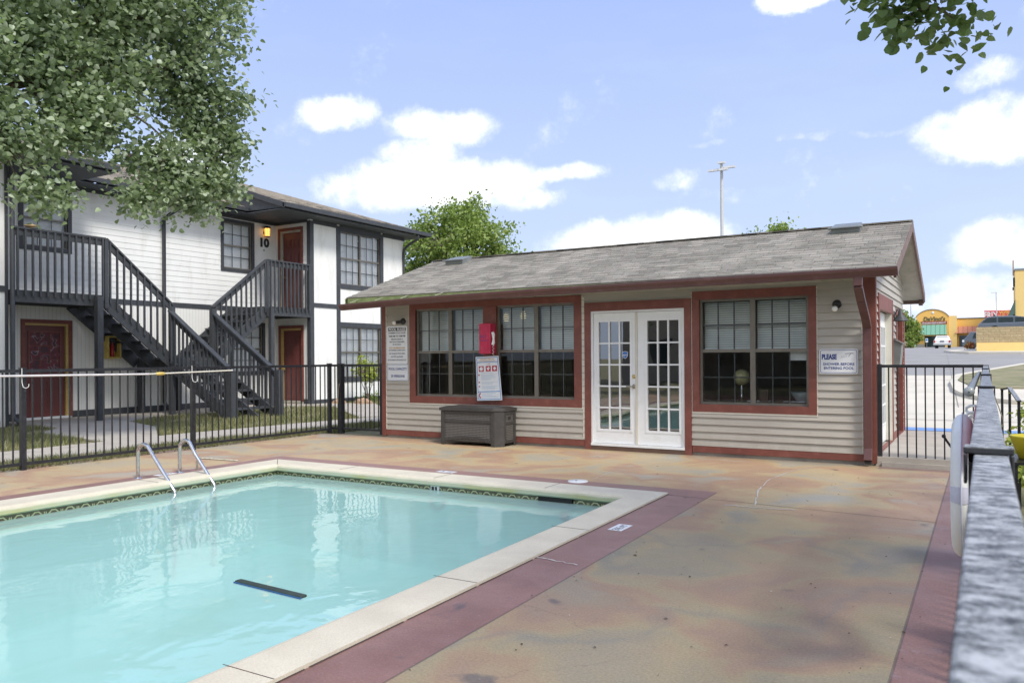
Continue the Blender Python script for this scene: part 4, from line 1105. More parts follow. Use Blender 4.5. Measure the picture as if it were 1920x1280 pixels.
# interior objects
gl = thing('desk_globe', (-2.98, 11.35, .75), 'tan desk globe on a silver stand behind the right clubhouse window', 'globe')
mb = MB(); mb.sphere((-2.98, 11.35, 1.09), .115, 20); mb.build('ball', globe_mat, gl)
mb = MB(); mb.lathe([(.07, 0), (.06, .012), (.02, .03), (.012, .10), (.018, .2), (.012, .225)], (-2.98, 11.35, .755), 16); mb.build('stand', steel, gl)
dk = thing('office_desk', (-2.7, 11.6, .05), 'dark wooden desk inside the clubhouse behind the right window', 'desk')
mb = MB(); mb.box(-3.6, -1.5, 11.2, 11.95, .715, .75); mb.build('desktop', interior_wood, dk)
for (x, y) in ((-3.55, 11.25), (-1.6, 11.25), (-3.55, 11.9), (-1.6, 11.9)):
    mb = MB(); mb.box(x, x+.05, y, y+.05, .05, .715); mb.build('leg', interior_wood, dk)
for i, (x, y, a) in enumerate(((-2.75, 11.4, .1), (-2.25, 11.45, -.2))):
    mb = MB(); F = Flat(x, y, a); mb.prism([F.P(-.15, -.1, .752), F.P(.15, -.1, .752), F.P(.15, .1, .752), F.P(-.15, .1, .752)], (0, 0, .008))
    tag(mb.build('paper_stack', sign_white), ('white papers on the desk beside the globe', 'white papers on the desk near the wire basket')[i], 'papers')
mb = MB(); mb.lathe([(.10, .0), (.20, .13), (.205, .13), (.105, -.003)], (-2.15, 11.5, .76), 18); tag(mb.build('bowl', clear_grey), 'grey bowl on the desk behind the right window pane', 'bowl')
mb = MB(); mb.box(-2.72, -2.60, 11.3, 11.36, .755, .92); tag(mb.build('notice_card', interior_wood), 'small brown card standing on the desk in the middle', 'card')
bt = thing('white_bottle', (-2.02, 11.2, .75), 'white plastic bottle at the right corner of the clubhouse window', 'bottle')
mb = MB(); mb.lathe([(.04, 0), (.042, .14), (.03, .17), (.014, .19), (.014, .21)], (-2.02, 11.2, .752), 14); mb.build('body', white_plastic, bt)
mb = MB(); mb.lathe([(.017, .205), (.017, .23), (0, .232)], (-2.02, 11.2, .752), 12); mb.build('cap', ink_black, bt)
mb = MB(); mb.box(-2.25, -2.03, 11.02, 11.024, 1.33, 1.46); tag(mb.build('window_notice', sign_white), 'pale paper notice taped inside the right clubhouse window', 'notice')
sb = thing('spray_bottle', (-7.35, 11.4, .78), 'green topped clear spray bottle behind the left clubhouse window', 'spray bottle')
mb = MB(); mb.lathe([(.04, 0), (.042, .12), (.018, .17), (.016, .19)], (-7.35, 11.4, .785), 14); mb.build('body', clear_grey, sb)
mb = MB(); mb.lathe([(.02, .185), (.022, .24), (.015, .25)], (-7.35, 11.4, .785), 12); mb.box(-7.38, -7.30, 11.38, 11.42, 1.02, 1.05); mb.build('trigger', bottle_green, sb)
cs = thing('console_table', (-7.6, 11.6, .05), 'brown shelf table inside behind the left clubhouse windows', 'table')
mb = MB(); mb.box(-8.5, -6.0, 11.25, 11.7, .74, .78); mb.build('top', interior_wood, cs)
for x in (-8.45, -6.1): mb = MB(); mb.box(x, x+.05, 11.3, 11.6, .05, .74); mb.build('leg', interior_wood, cs)
for i, (x, y) in enumerate(((-7.05, 11.6), (-6.62, 11.45))):
    pe = thing('pendant_lamp', (x, y, 2.4), ('glass pendant lamp with warm glow, left of the window post', 'glass pendant lamp with warm glow, right of the window post')[i], 'pendant lamp')
    mb = MB(); mb.lathe([(.02, .14), (.035, .12), (.05, .06), (.04, .0), (.0, -.01)], (x, y, 2.02), 14); mb.build('shade', pbr('warm_glass%d' % i, (.9, .8, .5), .3, emit=((1, .8, .45), .45)), pe)
    mb = MB(); mb.tube([(x, y, 2.16), (x, y, 2.4)], .004, 6); mb.build('cord', ink_black, pe)

# wall fixtures -----------------------------------------------------
def flood(x, z, tip, label):
    o = thing('wall_floodlight', CF.P(x, z, .015), label, 'wall lamp', 'single bulb lamps on the clubhouse front')
    mb = MB(); mb.lathe([(0, .03), (.045, .03), (.055, .012), (.058, 0)], CF.P(x, z, .012), 18, (0, -1, 0)); mb.build('back_plate', black_plastic, o)
    a = Vector(CF.P(x, z, .03)); b = Vector(CF.P(*tip)); d_ = (b-a).normalized()
    mb = MB(); mb.tube([a, a+d_*.05], .014, 8); mb.tube([a+d_*.045, b], .026, 12); mb.build('socket', black_plastic, o)
    mb = MB(); mb.sphere(b+d_*.028, .037, 14); mb.build('bulb', bulb, o)
flood(-8.72, 2.035, (-8.82, 2.015, .09), 'black lamp holder with white bulb above the pool rules sign')
flood(-1.635, 2.05, (-1.64, 2.0, .11), 'black lamp holder with white bulb above the please shower sign')

def signboard(F, u0, u1, v0, v1, n, parent, border=None, bw=.006, rad=.03, pm=None):
    def rr(a, b, c, d_, r, nn):
        P = []
        for (cx, cy, s0) in ((b-r, d_-r, 0), (a+r, d_-r, 1), (a+r, c+r, 2), (b-r, c+r, 3)):
            for k in range(5): an = math.pi/2*(s0+k/4); P.append(F.P(cx+r*math.cos(an), cy+r*math.sin(an), nn))
        return P
    dn = Vector(F.P(0, 0, .003))-Vector(F.P(0, 0, 0))
    mb = MB(); mb.prism(rr(u0, u1, v0, v1, rad, n), dn); mb.build('plate', pm or sign_white, parent)
    if border:
        i = .012
        A = rr(u0+i, u1-i, v0+i, v1-i, rad-i*.6, n+.0042); B = rr(u0+i+bw, u1-i-bw, v0+i+bw, v1-i-bw, max(.004, rad-i*.6-bw), n+.0042)
        m_ = MB(); k = len(A); m_.add(A+B, [(j, (j+1) % k, (j+1) % k+k, j+k) for j in range(k)]); m_.build('border', border, parent)
N0 = .022
sg = thing('pool_rules_sign', CF.P(-8.85, 1.62, N0), 'tall white pool rules sign with black header on the cream siding', 'sign')
signboard(CF, -9.085, -8.62, 1.292, 1.955, N0, sg)
mb = MB(); CF.box(mb, -9.05, -8.655, 1.868, 1.93, N0+.003, N0+.0045); mb.build('header', ink_black, sg)
text('header_text', 'POOL RULES', CF, -8.852, 1.876, N0+.0052, .066, sign_white, sg, ext=.0005, bold=.0016, xs=.98)
lines = [('SWIMMING POOL HOURS', 1.822, .036, ink_gray), ('10:00 AM TO 10:00 PM', 1.765, .042, ink_black), ('PERSONS UNDER 14', 1.713, .032, ink_gray), ('MUST BE ACCOMPANIED', 1.668, .032, ink_gray), ('BY AN ADULT', 1.622, .032, ink_gray),
  ('POOL FOR RESIDENTS AND', 1.563, .031, ink_orange), ('AUTHORIZED GUESTS ONLY', 1.522, .031, ink_gray), ('NO GLASS IN POOL AREA', 1.463, .033, ink_gray), ('NO PETS ALLOWED', 1.408, .033, ink_gray), ('NO RUNNING OR ROUGH PLAY', 1.352, .031, ink_gray)]
for s_, z, sz, mt in lines: text('lettering', s_, CF, -8.852, z, N0+.004, sz*1.06, mt, sg, ext=.0004, bold=.0013, xs=.86)
sg = thing('pool_capacity_sign', CF.P(-8.84, 1.14, N0), 'white pool capacity sign with blue lettering below the rules sign', 'sign')
signboard(CF, -9.075, -8.605, 1.0, 1.285, N0, sg, ink_lightblue, .004)
text('lettering', 'POOL CAPACITY', CF, -8.84, 1.185, N0+.004, .060, ink_blue, sg, ext=.0004, bold=.0016, xs=.88)
text('lettering', '29 PERSONS', CF, -8.84, 1.06, N0+.004, .060, ink_blue, sg, ext=.0004, bold=.0016, xs=.95)
sg = thing('shower_sign', CF.P(-1.62, 1.31, N0), 'white please shower before entering pool sign with navy border', 'sign')
signboard(CF, -1.852, -1.385, 1.155, 1.475, N0, sg, ink_blue, .006)
text('lettering', 'PLEASE', CF, -1.822, 1.345, N0+.004, .088, ink_blue, sg, 'LEFT', ext=.0006, bold=.0045, xs=.66)
text('lettering', 'SHOWER BEFORE', CF, -1.618, 1.265, N0+.004, .047, ink_blue, sg, ext=.0004, bold=.001, xs=1.02)
text('lettering', 'ENTERING POOL', CF, -1.618, 1.213, N0+.004, .047, ink_blue, sg, ext=.0004, bold=.001, xs=1.0)
mb = MB(); mb.tube([CF.P(-1.54, 1.415, N0+.005), CF.P(-1.45, 1.42, N0+.005), CF.P(-1.44, 1.415, N0+.005)], .0035, 5); mb.tube([CF.P(-1.47, 1.418, N0+.005), CF.P(-1.50, 1.375, N0+.005)], .003, 5)
for k in range(4): mb.tube([CF.P(-1.515-.02*k, 1.40-.004*k, N0+.005), CF.P(-1.53-.02*k, 1.372-.006*k, N0+.005)], .0012, 4)
mb.build('shower_symbol', ink_gray, sg)

# emergency phone box
pb = thing('phone_box', (-6.87, 10.8, 1.69), 'faded pink red emergency phone box on the post between the windows', 'phone box')
mb = MB(); mb.box(-7.02, -6.80, 10.70, 10.865, 1.455, 1.945); mb.build('housing', pink_red, pb, .012)
mb = MB(); mb.box(-6.975, -6.845, 10.695, 10.70, 1.50, 1.90); mb.build('front_cover', pink_red, pb)
text('lettering', '911', Face('y', 10.694), -6.99, 1.70, 0, .085, ink_blue, pb, 'LEFT', ext=.0006)
text('lettering', 'EMERGENCY', Face('y', 10.694), -6.985, 1.66, 0, .026, ink_blue, pb, 'LEFT', ext=.0006)
ph = thing('phone_handset', (-6.78, 10.72, 1.70), 'cream corded phone handset hanging at the side of the red box', 'phone')
mb = MB(); mb.tube([(-6.77, 10.72, 1.80), (-6.755, 10.72, 1.76), (-6.752, 10.72, 1.69), (-6.755, 10.72, 1.63), (-6.77, 10.72, 1.60)], [.024, .027, .018, .027, .024], 10); mb.build('handset', white_plastic, ph)
mb = MB(); pts = [(-6.76+.014*math.sin(k*1.3), 10.72+.012*math.cos(k*1.3), 1.60-.011*k) for k in range(16)]; mb.tube(pts, .0035, 5); mb.build('cord', white_plastic, ph)
# poster
ps = thing('first_aid_poster', (-6.9, 10.82, 1.0), 'white emergency first aid poster with blue border hanging under the phone box', 'poster')
class Tilt:
    def __init__(s, ox_, y_, ang): s.o = ox_; s.y = y_; s.c = math.cos(ang); s.s_ = math.sin(ang)
    def P(s, u, v, n): return (s.o[0]+u*s.c-v*s.s_, s.y-n+.0*u, s.o[1]+u*s.s_+v*s.c)
TF = Tilt((-6.905, 1.055), 10.82, R(2.2))
TF2 = lambda u, v, n: TF.P(u, v, n-.10*max(0, u-.12))
mb = MB(); TP = [(-.245, -.355), (.235, -.355), (.195, .36), (-.245, .36)]
mb.prism([TF.P(x, y, 0) for x, y in TP], (0, -.003, 0)); mb.build('sheet', sign_white, ps)
mb = MB()
def tb(mb, a, b, c, d_): mb.prism([TF.P(a, c, .004), TF.P(b, c, .004), TF.P(b, d_, .004), TF.P(a, d_, .004)], (0, -.001, 0))
tb(mb, -.228, -.218, -.34, .345); mb.prism([TF.P(.208, -.34, .004), TF.P(.218, -.34, .004), TF.P(.180, .345, .004), TF.P(.170, .345, .004)], (0, -.001, 0)); tb(mb, -.218, .172, .336, .345); tb(mb, -.218, .208, -.34, -.331); tb(mb, -.218, .178, .262, .272); tb(mb, -.218, .2, -.216, -.204)
mb.build('border', ink_lightblue, ps)
mb = MB()
for a in (-.19, -.055, .065): tb(mb, a, a+.095, .115, .205)
mb.split('pictogram', ink_red, ps)
mb = MB()
for a in (-.19, -.055, .065):
    c_ = TF.P(a+.047, .16, .0052); mb.add([Vector(c_)]+[Vector(c_)+Vector((.034*math.cos(k*.6283)*(1 if a < -.1 else .8+.3*math.sin(k*2+a*9)), 0, .034*math.sin(k*.6283)*(1 if a < -.1 else .8+.3*math.cos(k*3)))) for k in range(10)], [(0, k+1, (k+1) % 10+1) for k in range(10)])
mb.build('pictogram_figure', sign_white, ps)
text('lettering', 'C P R', TF, 0, .225, .0045, .03, ink_red, ps, ext=.0003)
text('lettering', 'EMERGENCY FIRST AID', TF, -.025, .305, .0045, .032, ink_orange, ps, ext=.0003, xs=.85)
text('lettering', 'CARDIOPULMONARY RESUSCITATION', TF, -.025, .278, .0045, .022, ink_orange, ps, ext=.0003, xs=.8)
mb = MB(); rgx = random.Random(3)
for z in (.09, .06, .045, .03, .012, -.003, -.02, -.06, -.075, -.092, -.125, -.14, -.155, -.172, -.24, -.262, -.284, -.306):
    a = -.15; L_ = rgx.uniform(.18, .33); tb(mb, a, a+L_, z, z+.0045)
mb.build('small_print', pbr('print_blue', (.35, .48, .62), .6), ps)
mb = MB()
for z in (.05, -.068, -.135): tb(mb, -.205, -.178, z, z+.02)
mb.tube([TF.P(-.172, -.232, .006), TF.P(-.192, -.25, .006), TF.P(-.195, -.285, .006), TF.P(-.172, -.308, .006)], [.012, .007, .007, .012], 8)
mb.build('phone_symbol', ink_red, ps)

# deck box
db = thing('deck_box', (-7.0, 10.66, 0), 'dark grey resin deck storage box below the left window', 'storage box')
bx0, bx1, by0, by1 = -7.575, -6.43, 10.405, 10.86
mb = MB(); T_ = .0
mb.prism([(bx0+.03, by0+.03, .05), (bx1-.12, by0+.03, .05), (bx1-.03, by0+.12, .05), (bx1-.03, by1, .05), (bx0+.03, by1, .05)], (0, 0, .5)); mb.build('body', resin_dark, db)
def weave(name, base, scale):
    m, t, out = newmat(name); p = t.n.new('ShaderNodeBsdfPrincipled'); t.l.new(p.outputs[0], out.inputs[0]); o = t.obj(); x, y, z = t.xyz(o)
    u = t.m('ADD', x, y); a = t.m('SINE', t.m('MULTIPLY', t.m('ADD', u, z), scale)); b = t.m('SINE', t.m('MULTIPLY', t.m('SUBTRACT', u, z), scale))
    h = t.m('MULTIPLY', a, b); t.put(p.inputs['Base Color'], t.mix(t.mr(h, -.6, .8), tuple(k*.35 for k in base), base)); p.inputs['Roughness'].default_value = .5; t.put(p.inputs['Normal'], t.bump(h, .7, .006)); return m
wv = weave('resin_weave', (.15, .14, .132), 120)
mb = MB(); mb.box(bx0+.06, bx1-.16, by0+.018, by0+.029, .07, .53); mb.box(bx1-.029, bx1-.018, by0+.14, by1-.03, .07, .53); mb.split('woven_panel', wv, db)
mb = MB()
for (a, b) in ((bx0, bx0+.07), (bx1-.19, bx1-.125)): mb.box(a, b, by0, by0+.03, 0, .545)
mb.box(bx0+.07, bx1-.19, by0+.006, by0+.03, .36, .41); mb.box(bx0+.07, bx1-.19, by0+.004, by0+.03, .50, .545)
n = 14
for k in range(n):
    q0, q1 = k/n, (k+1)/n; xa, xb = bx0+.07+(bx1-.19-bx0-.07)*q0, bx0+.07+(bx1-.19-bx0-.07)*q1; ha, hb = .05+.05*math.sin(math.pi*q0), .05+.05*math.sin(math.pi*q1)
    mb.hexa([(xa, by0+.005, ha), (xb, by0+.005, hb), (xb, by0+.03, hb), (xa, by0+.03, ha)], [(xa, by0+.005, ha+.055), (xb, by0+.005, hb+.055), (xb, by0+.03, hb+.055), (xa, by0+.03, ha+.055)])
mb.hexa([(bx1-.125, by0, 0), (bx1-.005, by0+.12, 0), (bx1-.02, by0+.14, 0), (bx1-.145, by0+.02, 0)], [(bx1-.125, by0, .545), (bx1-.005, by0+.12, .545), (bx1-.02, by0+.14, .545), (bx1-.145, by0+.02, .545)])
mb.box(bx1-.03, bx1-.004, by0+.13, by0+.17, .05, .545); mb.box(bx1-.03, bx1, by1-.05, by1, 0, .545); mb.box(bx1-.03, bx1-.006, by0+.17, by1-.05, .34, .39); mb.box(bx1-.03, bx1-.004, by0+.17, by1-.05, .50, .545); mb.box(bx1-.03, bx1-.004, by0+.17, by1-.05, .05, .10)
mb.build('frame', resin, db, .006)
mb = MB(); mb.box(bx1-.012, bx1-.008, by0+.24, by0+.31, .42, .47); mb.build('handle_recess', dark_gap, db)
mb = MB(); Z = .548
P0 = [(bx0-.02, by0-.02), (bx1-.13, by0-.02), (bx1+.01, by0+.12), (bx1+.01, by1+.02), (bx0-.02, by1+.02)]
mb.prism([(x, y, Z) for x, y in P0], (0, 0, .045))
cx, cy2 = (bx0+bx1)/2, (by0+by1)/2
mb.add([(x, y, Z+.045) for x, y in P0]+[(cx+(x-cx)*.82, cy2+(y-cy2)*.75, Z+.07) for x, y in P0], [(i, (i+1) % 5, (i+1) % 5+5, i+5) for i in range(5)]+[(5, 6, 7, 8, 9)])
mb.build('lid', resin, db, .006)

# side lamp and box on side wall
gn = thing('gooseneck_lamp', (-1.15, 13.2, 1.95), 'grey gooseneck barn lamp on the side wall of the clubhouse', 'wall lamp')
mb = MB(); mb.lathe([(0, .02), (.05, .02), (.055, 0)], (-1.185, 13.2, 2.0), 14, (1, 0, 0)); mb.build('back_plate', gray_trim, gn)
mb = MB(); mb.tube([(-1.17, 13.2, 2.0), (-1.13, 13.2, 2.07), (-1.10, 13.2, 2.085), (-1.09, 13.2, 2.05)], .009, 8); mb.build('arm', gray_trim, gn)
mb = MB(); mb.lathe([(.02, .16), (.03, .15), (.035, .10), (.115, .0), (.118, -.006), (.03, .09)], (-1.09, 13.2, 1.905), 20); mb.build('shade', gray_trim, gn)
mbx = thing('mailbox', (-1.13, 13.3, 1.4), 'weathered grey metal mailbox with slanted lid on the side wall', 'mailbox')
mb = MB(); mb.prism([(-1.185, 13.12, 1.22), (-1.10, 13.12, 1.22), (-1.07, 13.12, 1.55), (-1.185, 13.12, 1.62)], (0, .34, 0)); mb.build('body', vent_metal, mbx)
mb = MB(); mb.hexa([(-1.19, 13.10, 1.625), (-1.055, 13.10, 1.55), (-1.055, 13.48, 1.55), (-1.19, 13.48, 1.625)], [(-1.19, 13.10, 1.64), (-1.05, 13.10, 1.565), (-1.05, 13.48, 1.565), (-1.19, 13.48, 1.64)]); mb.build('lid', bronze, mbx)

# ================================================================== APARTMENT BUILDING
ap = thing('apartment_building', (-20, 14, 0), 'two storey white apartment building with dark grey trim and red doors', 'apartment building')
XR, XB, XL = -19.12, -17.64, -17.70
YC, YE = 17.55, 22.06
AR, AB, AL, AY = Face('x', XR), Face('x', XB), Face('x', XL), Face('y', YC)
w1 = (9.82, 11.06, 3.98, 5.50); w2 = (15.45, 16.68, 3.98, 5.53); w3 = (15.75, 17.08, .9, 2.50)
ld = (9.86, 11.06, .05, 2.36)
W1i = (9.92, 10.96, 4.08, 5.38)
mb = MB(); lap(mb, AR, wall_cells(8.87, YC, 2.95, 5.66, [w1, w2]), .148, .009, 0, 2.95); mb.build('upper_siding', white_lap, ap)
mb = MB()
for a, b, c, d_ in wall_cells(8.87, YC, 0, 2.95, [w3, ld]): AR.box(mb, a, b, c, d_, -.05, 0)
mb.build('lower_wall', lower_panel, ap)
mb = MB()
AYl = Face('y', YC)
for a, b, c, d_ in wall_cells(XR, XB, 0, 2.95, [(-19.0, -17.93, .1, 2.42)]): AY.box(mb, a, b, c, d_, -.05, 0)
lap(mb, AY, wall_cells(XR, XB, 2.95, 5.66, [(-19.0, -17.93, 2.9, 5.45)]), .148, .009, 0, 2.95)
mb.build('return_wall', white_lap, ap)
mb = MB()
wu = (18.83, 20.80, 3.72, 5.47); wl = (18.83, 20.80, .75, 2.42)
for a, b, c, d_ in wall_cells(YC, YE, 0, 5.66, [wu, wl]): AB.box(mb, a, b, c, d_, -.1, 0)
mb.build('right_bay_wall', white_stucco, ap)
mb = MB(); mb.box(-31, XB, YE-.02, YE, 0, 5.7); mb.box(XL-.1, XL, -2, 8.87, 0, 5.66); mb.box(XR, XL, 8.83, 8.87, 0, 5.66); mb.split('left_bay_wall', white_stucco, ap)
mb = MB(); mb.box(-31, -19.5, -2, YE-.03, -.1, 5.6); mb.build('core', interior_wall, ap)
# trims
mb = MB()
AB.box(mb, YC-.0, YC+.125, 0, 5.6, 0, .03); mb.box(XB-.11, XB+.03, YC-.03, YC, 0, 5.6)
AB.box(mb, 18.68, 18.83, 0, 5.6, 0, .03); AB.box(mb, 20.80, 20.94, 0, 5.6, 0, .03)
AB.box(mb, YC+.125, 18.68, 2.97, 3.10, 0, .025); AB.box(mb, 20.94, YE, 2.97, 3.10, 0, .025)
AB.box(mb, YC+.125, 18.68, 5.52, 5.64, 0, .035); AB.box(mb, 18.83, 20.80, 5.47, 5.64, 0, .035); AB.box(mb, 20.94, YE+.02, 5.52, 5.64, 0, .035)
AB.box(mb, YC+.125, 18.68, -.05, .13, 0, .028); AB.box(mb, 18.83, 20.80, -.05, .13, 0, .028); AB.box(mb, 20.94, YE, -.05, .13, 0, .028)
AB.box(mb, 18.83, 20.80, 2.42, 2.55, 0, .028); AB.box(mb, 18.83, 20.80, 3.62, 3.74, 0, .028); AB.box(mb, 18.83, 20.80, .64, .77, 0, .028)
AR.box(mb, 8.87, YC, 2.83, 2.96, 0, .02); AR.box(mb, 8.87, ld[0], -.06, .17, 0, .022); AR.box(mb, ld[1], YC, -.06, .17, 0, .022); AR.box(mb, 8.87, YC, 5.56, 5.66, 0, .03); AR.box(mb, 8.87, 8.97, 0, 5.6, 0, .025)
mb.box(XR, XB-.11, YC-.025, YC, 5.56, 5.66); mb.box(XR, -19.0, YC-.02, YC, 0, .16); mb.box(-17.93, XB-.11, YC-.02, YC, 0, .16)
AL.box(mb, 8.815, 8.87, 0, 5.6, 0, .03); AL.box(mb, 2, 8.815, 2.84, 2.97, 0, .025); AL.box(mb, 2, 8.70, -.06, .14, 0, .025); AL.box(mb, 2, 8.7, 5.52, 5.64, 0, .03)
AR.box(mb, 12.78, 12.98, 0, 1.5, 0, .04)
mb.split('trim', gray_trim, ap)
# windows of the apartments
def apt_window(F, u0, u1, v0, v1, parent, tw=.10, double=False, surround=True):
    mb = MB()
    if surround: F.frame(mb, u0, u1, v0, v1, tw, -.03, .028)
    else: F.frame(mb, u0, u1, v0, v1, .025, -.03, .03)
    fr = mb.build('window_surround', gray_trim, parent); i = tw if surround else .02
    a, b, c, d_ = u0+i, u1-i, v0+i, v1-i; m_ = (c+d_)/2
    units = [(a, b)] if not double else [(a, (a+b)/2), ((a+b)/2, b)]
    for (p_, q_) in units:
        w = sash_window(F, parent, p_, q_, c, d_, m_, bronze, bronze_dark, .06, 3, win_glass_apt, thick=.03)
        bl = blinds(F, w, p_+.02, q_-.02, c+.05, d_-.02, .10, .03, 1.15, w=.034)
apt_window(AR, *w1, ap); apt_window(AR, *w2, ap); apt_window(AR, *w3, ap)
apt_window(AB, 18.83, 20.80, 3.74, 5.47, ap, double=True, surround=False); apt_window(AB, 18.83, 20.80, .77, 2.42, ap, double=True, surround=False)
# doors
def panel_door(F, u0, u1, v0, v1, parent, lites=False, n=-.04):
    mb = MB(); F.box(mb, u0, u1, v0, v1, n-.04, n); dr = mb.build('door', red_door, parent)
    mb = MB(); w = u1-u0; h = v1-v0
    cols = [(u0+.13*w, u0+.44*w), (u0+.56*w, u0+.87*w)]
    rows = [(.10, .40)] if lites else [(.10, .40), (.46, .74), (.80, .92)]
    for (a, b) in cols:
        for (c, d_) in rows: F.frame(mb, a, b, v0+c*h, v0+d_*h, .02, n, n+.008); F.box(mb, a+.05, b-.05, v0+c*h+.05, v0+d_*h-.05, n, n+.009)
    mb.build('raised_panel', red_door, dr)
    if lites:
        a, b, c, d_ = u0+.12*w, u0+.88*w, v0+.47*h, v0+.93*h
        mb = MB(); F.box(mb, a, b, c, d_, n, n+.004); mb.build('curtain', curtain, dr)
        mb = MB(); F.frame(mb, a-.02, b+.02, c-.02, d_+.02, .03, n, n+.018)
        for k in (1, 2): u = a+(b-a)*k/3; F.box(mb, u-.008, u+.008, c, d_, n, n+.014); v = c+(d_-c)*k/3; F.box(mb, a, b, v-.008, v+.008, n, n+.0135)
        mb.build('muntins', red_trim, dr)
    mb = MB(); p_ = F.P(u0+.07 if F.ax == 'y' else u1-.07, v0+.97, n); ax = (0, -1, 0) if F.ax == 'y' else (1, 0, 0)
    mb.lathe([(.03, 0), (.02, .02), (.028, .05), (.02, .07), (0, .072)], p_, 12, ax); mb.build('handle', brass, dr)
mb = MB(); AR.frame(mb, *ld, .09, -.02, .03, wb=.0); mb.build('door_trim', red_trim, ap)
mb = MB(); AR.box(mb, 10.90, 10.97, .06, 2.27, -.08, .012); AR.box(mb, 9.95, 10.90, 2.22, 2.27, -.08, .010); mb.split('door_jamb', gold_jamb, ap)
mb = MB(); AR.box(mb, 9.92, 11.0, 0.0, .06, -.08, .03); mb.build('threshold', sign_white, ap)
panel_door(AR, 9.95, 10.90, .065, 2.22, ap, True)
for (v0, v1) in ((.08, 2.42), (2.93, 5.45)):
    mb = MB(); AY.frame(mb, -19.0, -17.93, v0, v1, .09, -.02, .03, wb=0); mb.build('door_trim', red_trim, ap)
    mb = MB(); AY.box(mb, -18.91, -18.83, v0, v1-.09, -.10, .012); AY.box(mb, -18.83, -18.02, v1-.15, v1-.09, -.10, .010); mb.split('door_jamb', tan_soffit if v0 > 1 else gold_jamb, ap)
    mb = MB(); AY.box(mb, -18.91, -18.02, v0-.05, v0+.02, -.1, .03); mb.build('threshold', tan_soffit, ap)
    panel_door(AY, -18.83, -18.02, v0+.02, v1-.15, ap, False)

# roofs
EZA, PA = 5.82, .335
def roof_plane(mb, eave_x, ridge_x, yl, yr, z0, hip_r=False, courses=True):
    n = int(abs(ridge_x-eave_x)/.14)
    for k in range(n):
        q0, q1 = k/n, (k+1)/n; xa, xb = eave_x+(ridge_x-eave_x)*q0, eave_x+(ridge_x-eave_x)*q1
        za, zb = z0+abs(xa-eave_x)*PA, z0+abs(xb-eave_x)*PA
        ra, rb = (yr-abs(xa-eave_x), yr-abs(xb-eave_x)) if hip_r else (yr, yr)
        if ra <= yl: break
        rb = max(rb, yl)
        mb.add([(xa, yl, za+.010), (xa, ra, za+.010), (xb, rb, zb+.001), (xb, yl, zb+.001), (xa, yl, za-.005), (xa, ra, za-.005)], [(0, 1, 2, 3), (4, 5, 1, 0)])
mb = MB()
roof_plane(mb, -17.0, -24, 15.9, 22.6, EZA, True)
roof_plane(mb, -17.0, -24, -2, 10.85, EZA)
roof_plane(mb, -18.5, -24.75, 10.8, 15.95, EZA)
zr = EZA+7*PA
mb.add([(-17.0, 22.6, EZA), (-31, 22.6, EZA), (-24, 15.6, zr)], [(0, 1, 2)])
zq = zr-.75*PA
mb.add([(-24, -2, zr), (-24, 10.85, zr), (-31, 10.85, EZA), (-31, -2, EZA)], [(0, 1, 2, 3)])
mb.add([(-24.75, 10.85, zq), (-24.75, 15.9, zq), (-31, 15.9, EZA), (-31, 10.85, EZA)], [(0, 1, 2, 3)])
mb.add([(-24, 15.9, zr-.1), (-31, 22.6, EZA), (-31, 15.9, EZA)], [(0, 1, 2)])
ar = mb.build('roof', shingle_apt, ap)
mb = MB()
mb.box(-17.0, -16.88, 15.86, 22.72, EZA-.13, EZA-.01); mb.box(-31, -16.9, 22.6, 22.72, EZA-.13, EZA-.01)
mb.box(-17.0, -16.88, -2, 10.90, EZA-.13, EZA-.01); mb.box(-18.52, -18.40, 10.9, 15.86, EZA-.12, EZA-.01)
mb.split('gutter', gray_trim, ar)
mb = MB()
def rakeb(Y, dy):
    a0, a1 = -16.95, -24
    mb.hexa([(a0, Y, EZA-.16), (a0, Y+dy, EZA-.16), (a1, Y+dy, EZA-.16+7*PA), (a1, Y, EZA-.16+7*PA)], [(a0, Y, EZA-.004), (a0, Y+dy, EZA-.004), (a1, Y+dy, EZA-.004+7*PA), (a1, Y, EZA-.004+7*PA)])
rakeb(15.86, .04); rakeb(10.85, .04)
mb.split('rake_board', gray_trim, ar)
mb = MB()
for (yw) in (15.93, 10.82):
    mb.add([(-18.5, yw, EZA-.1), (-24, yw, EZA-.1), (-24, yw, EZA+7*PA-.1), (-17.02, yw, EZA-.03), (-17.02, yw, EZA-.13)], [(0, 1, 2, 3, 4)])
    mb.add([(-24, yw, EZA+4*PA), (-24.8, yw, EZA+4*PA), (-24.8, yw, EZA+6.2*PA-.02), (-24, yw, EZA+7*PA-.02)], [(0, 1, 2, 3)])
mb.split('gable_side', gray_trim, ar)
mb = MB()
mb.box(XR, -17.0, 15.9, YC, 5.645, 5.665); mb.box(XB-.3, -17.0, YC, 22.6, 5.645, 5.664); mb.box(-31, -17.0, YE, 22.6, 5.644, 5.663)
mb.box(XR, -17.0, 8.87, 10.85, 5.645, 5.665); mb.box(XL-.3, -17.0, -2, 8.87, 5.645, 5.664); mb.box(XR-.1, -18.45, 10.85, 15.9, 5.645, 5.664)
mb.split('soffit', gray_soffit, ar)
mb = MB(); q = [(-16.94, 22.0, 5.66), (-16.94, 22.0, 5.52), (-17.3, 22.02, 5.40), (-17.58, 22.02, 5.22), (-17.60, 22.02, 5.1), (-17.60, 22.02, .1)]; mb.tube(q, .045, 8); mb.build('downspout', gray_trim, ap)
mb = MB(); q = [(-18.46, 13.9, 5.68), (-18.5, 13.88, 5.6), (-18.85, 13.65, 5.35), (-19.05, 13.55, 5.22), (-19.06, 13.55, .25), (-18.95, 13.55, .08)]; mb.tube(q, .05, 8); mb.build('downspout', gray_trim, ap)
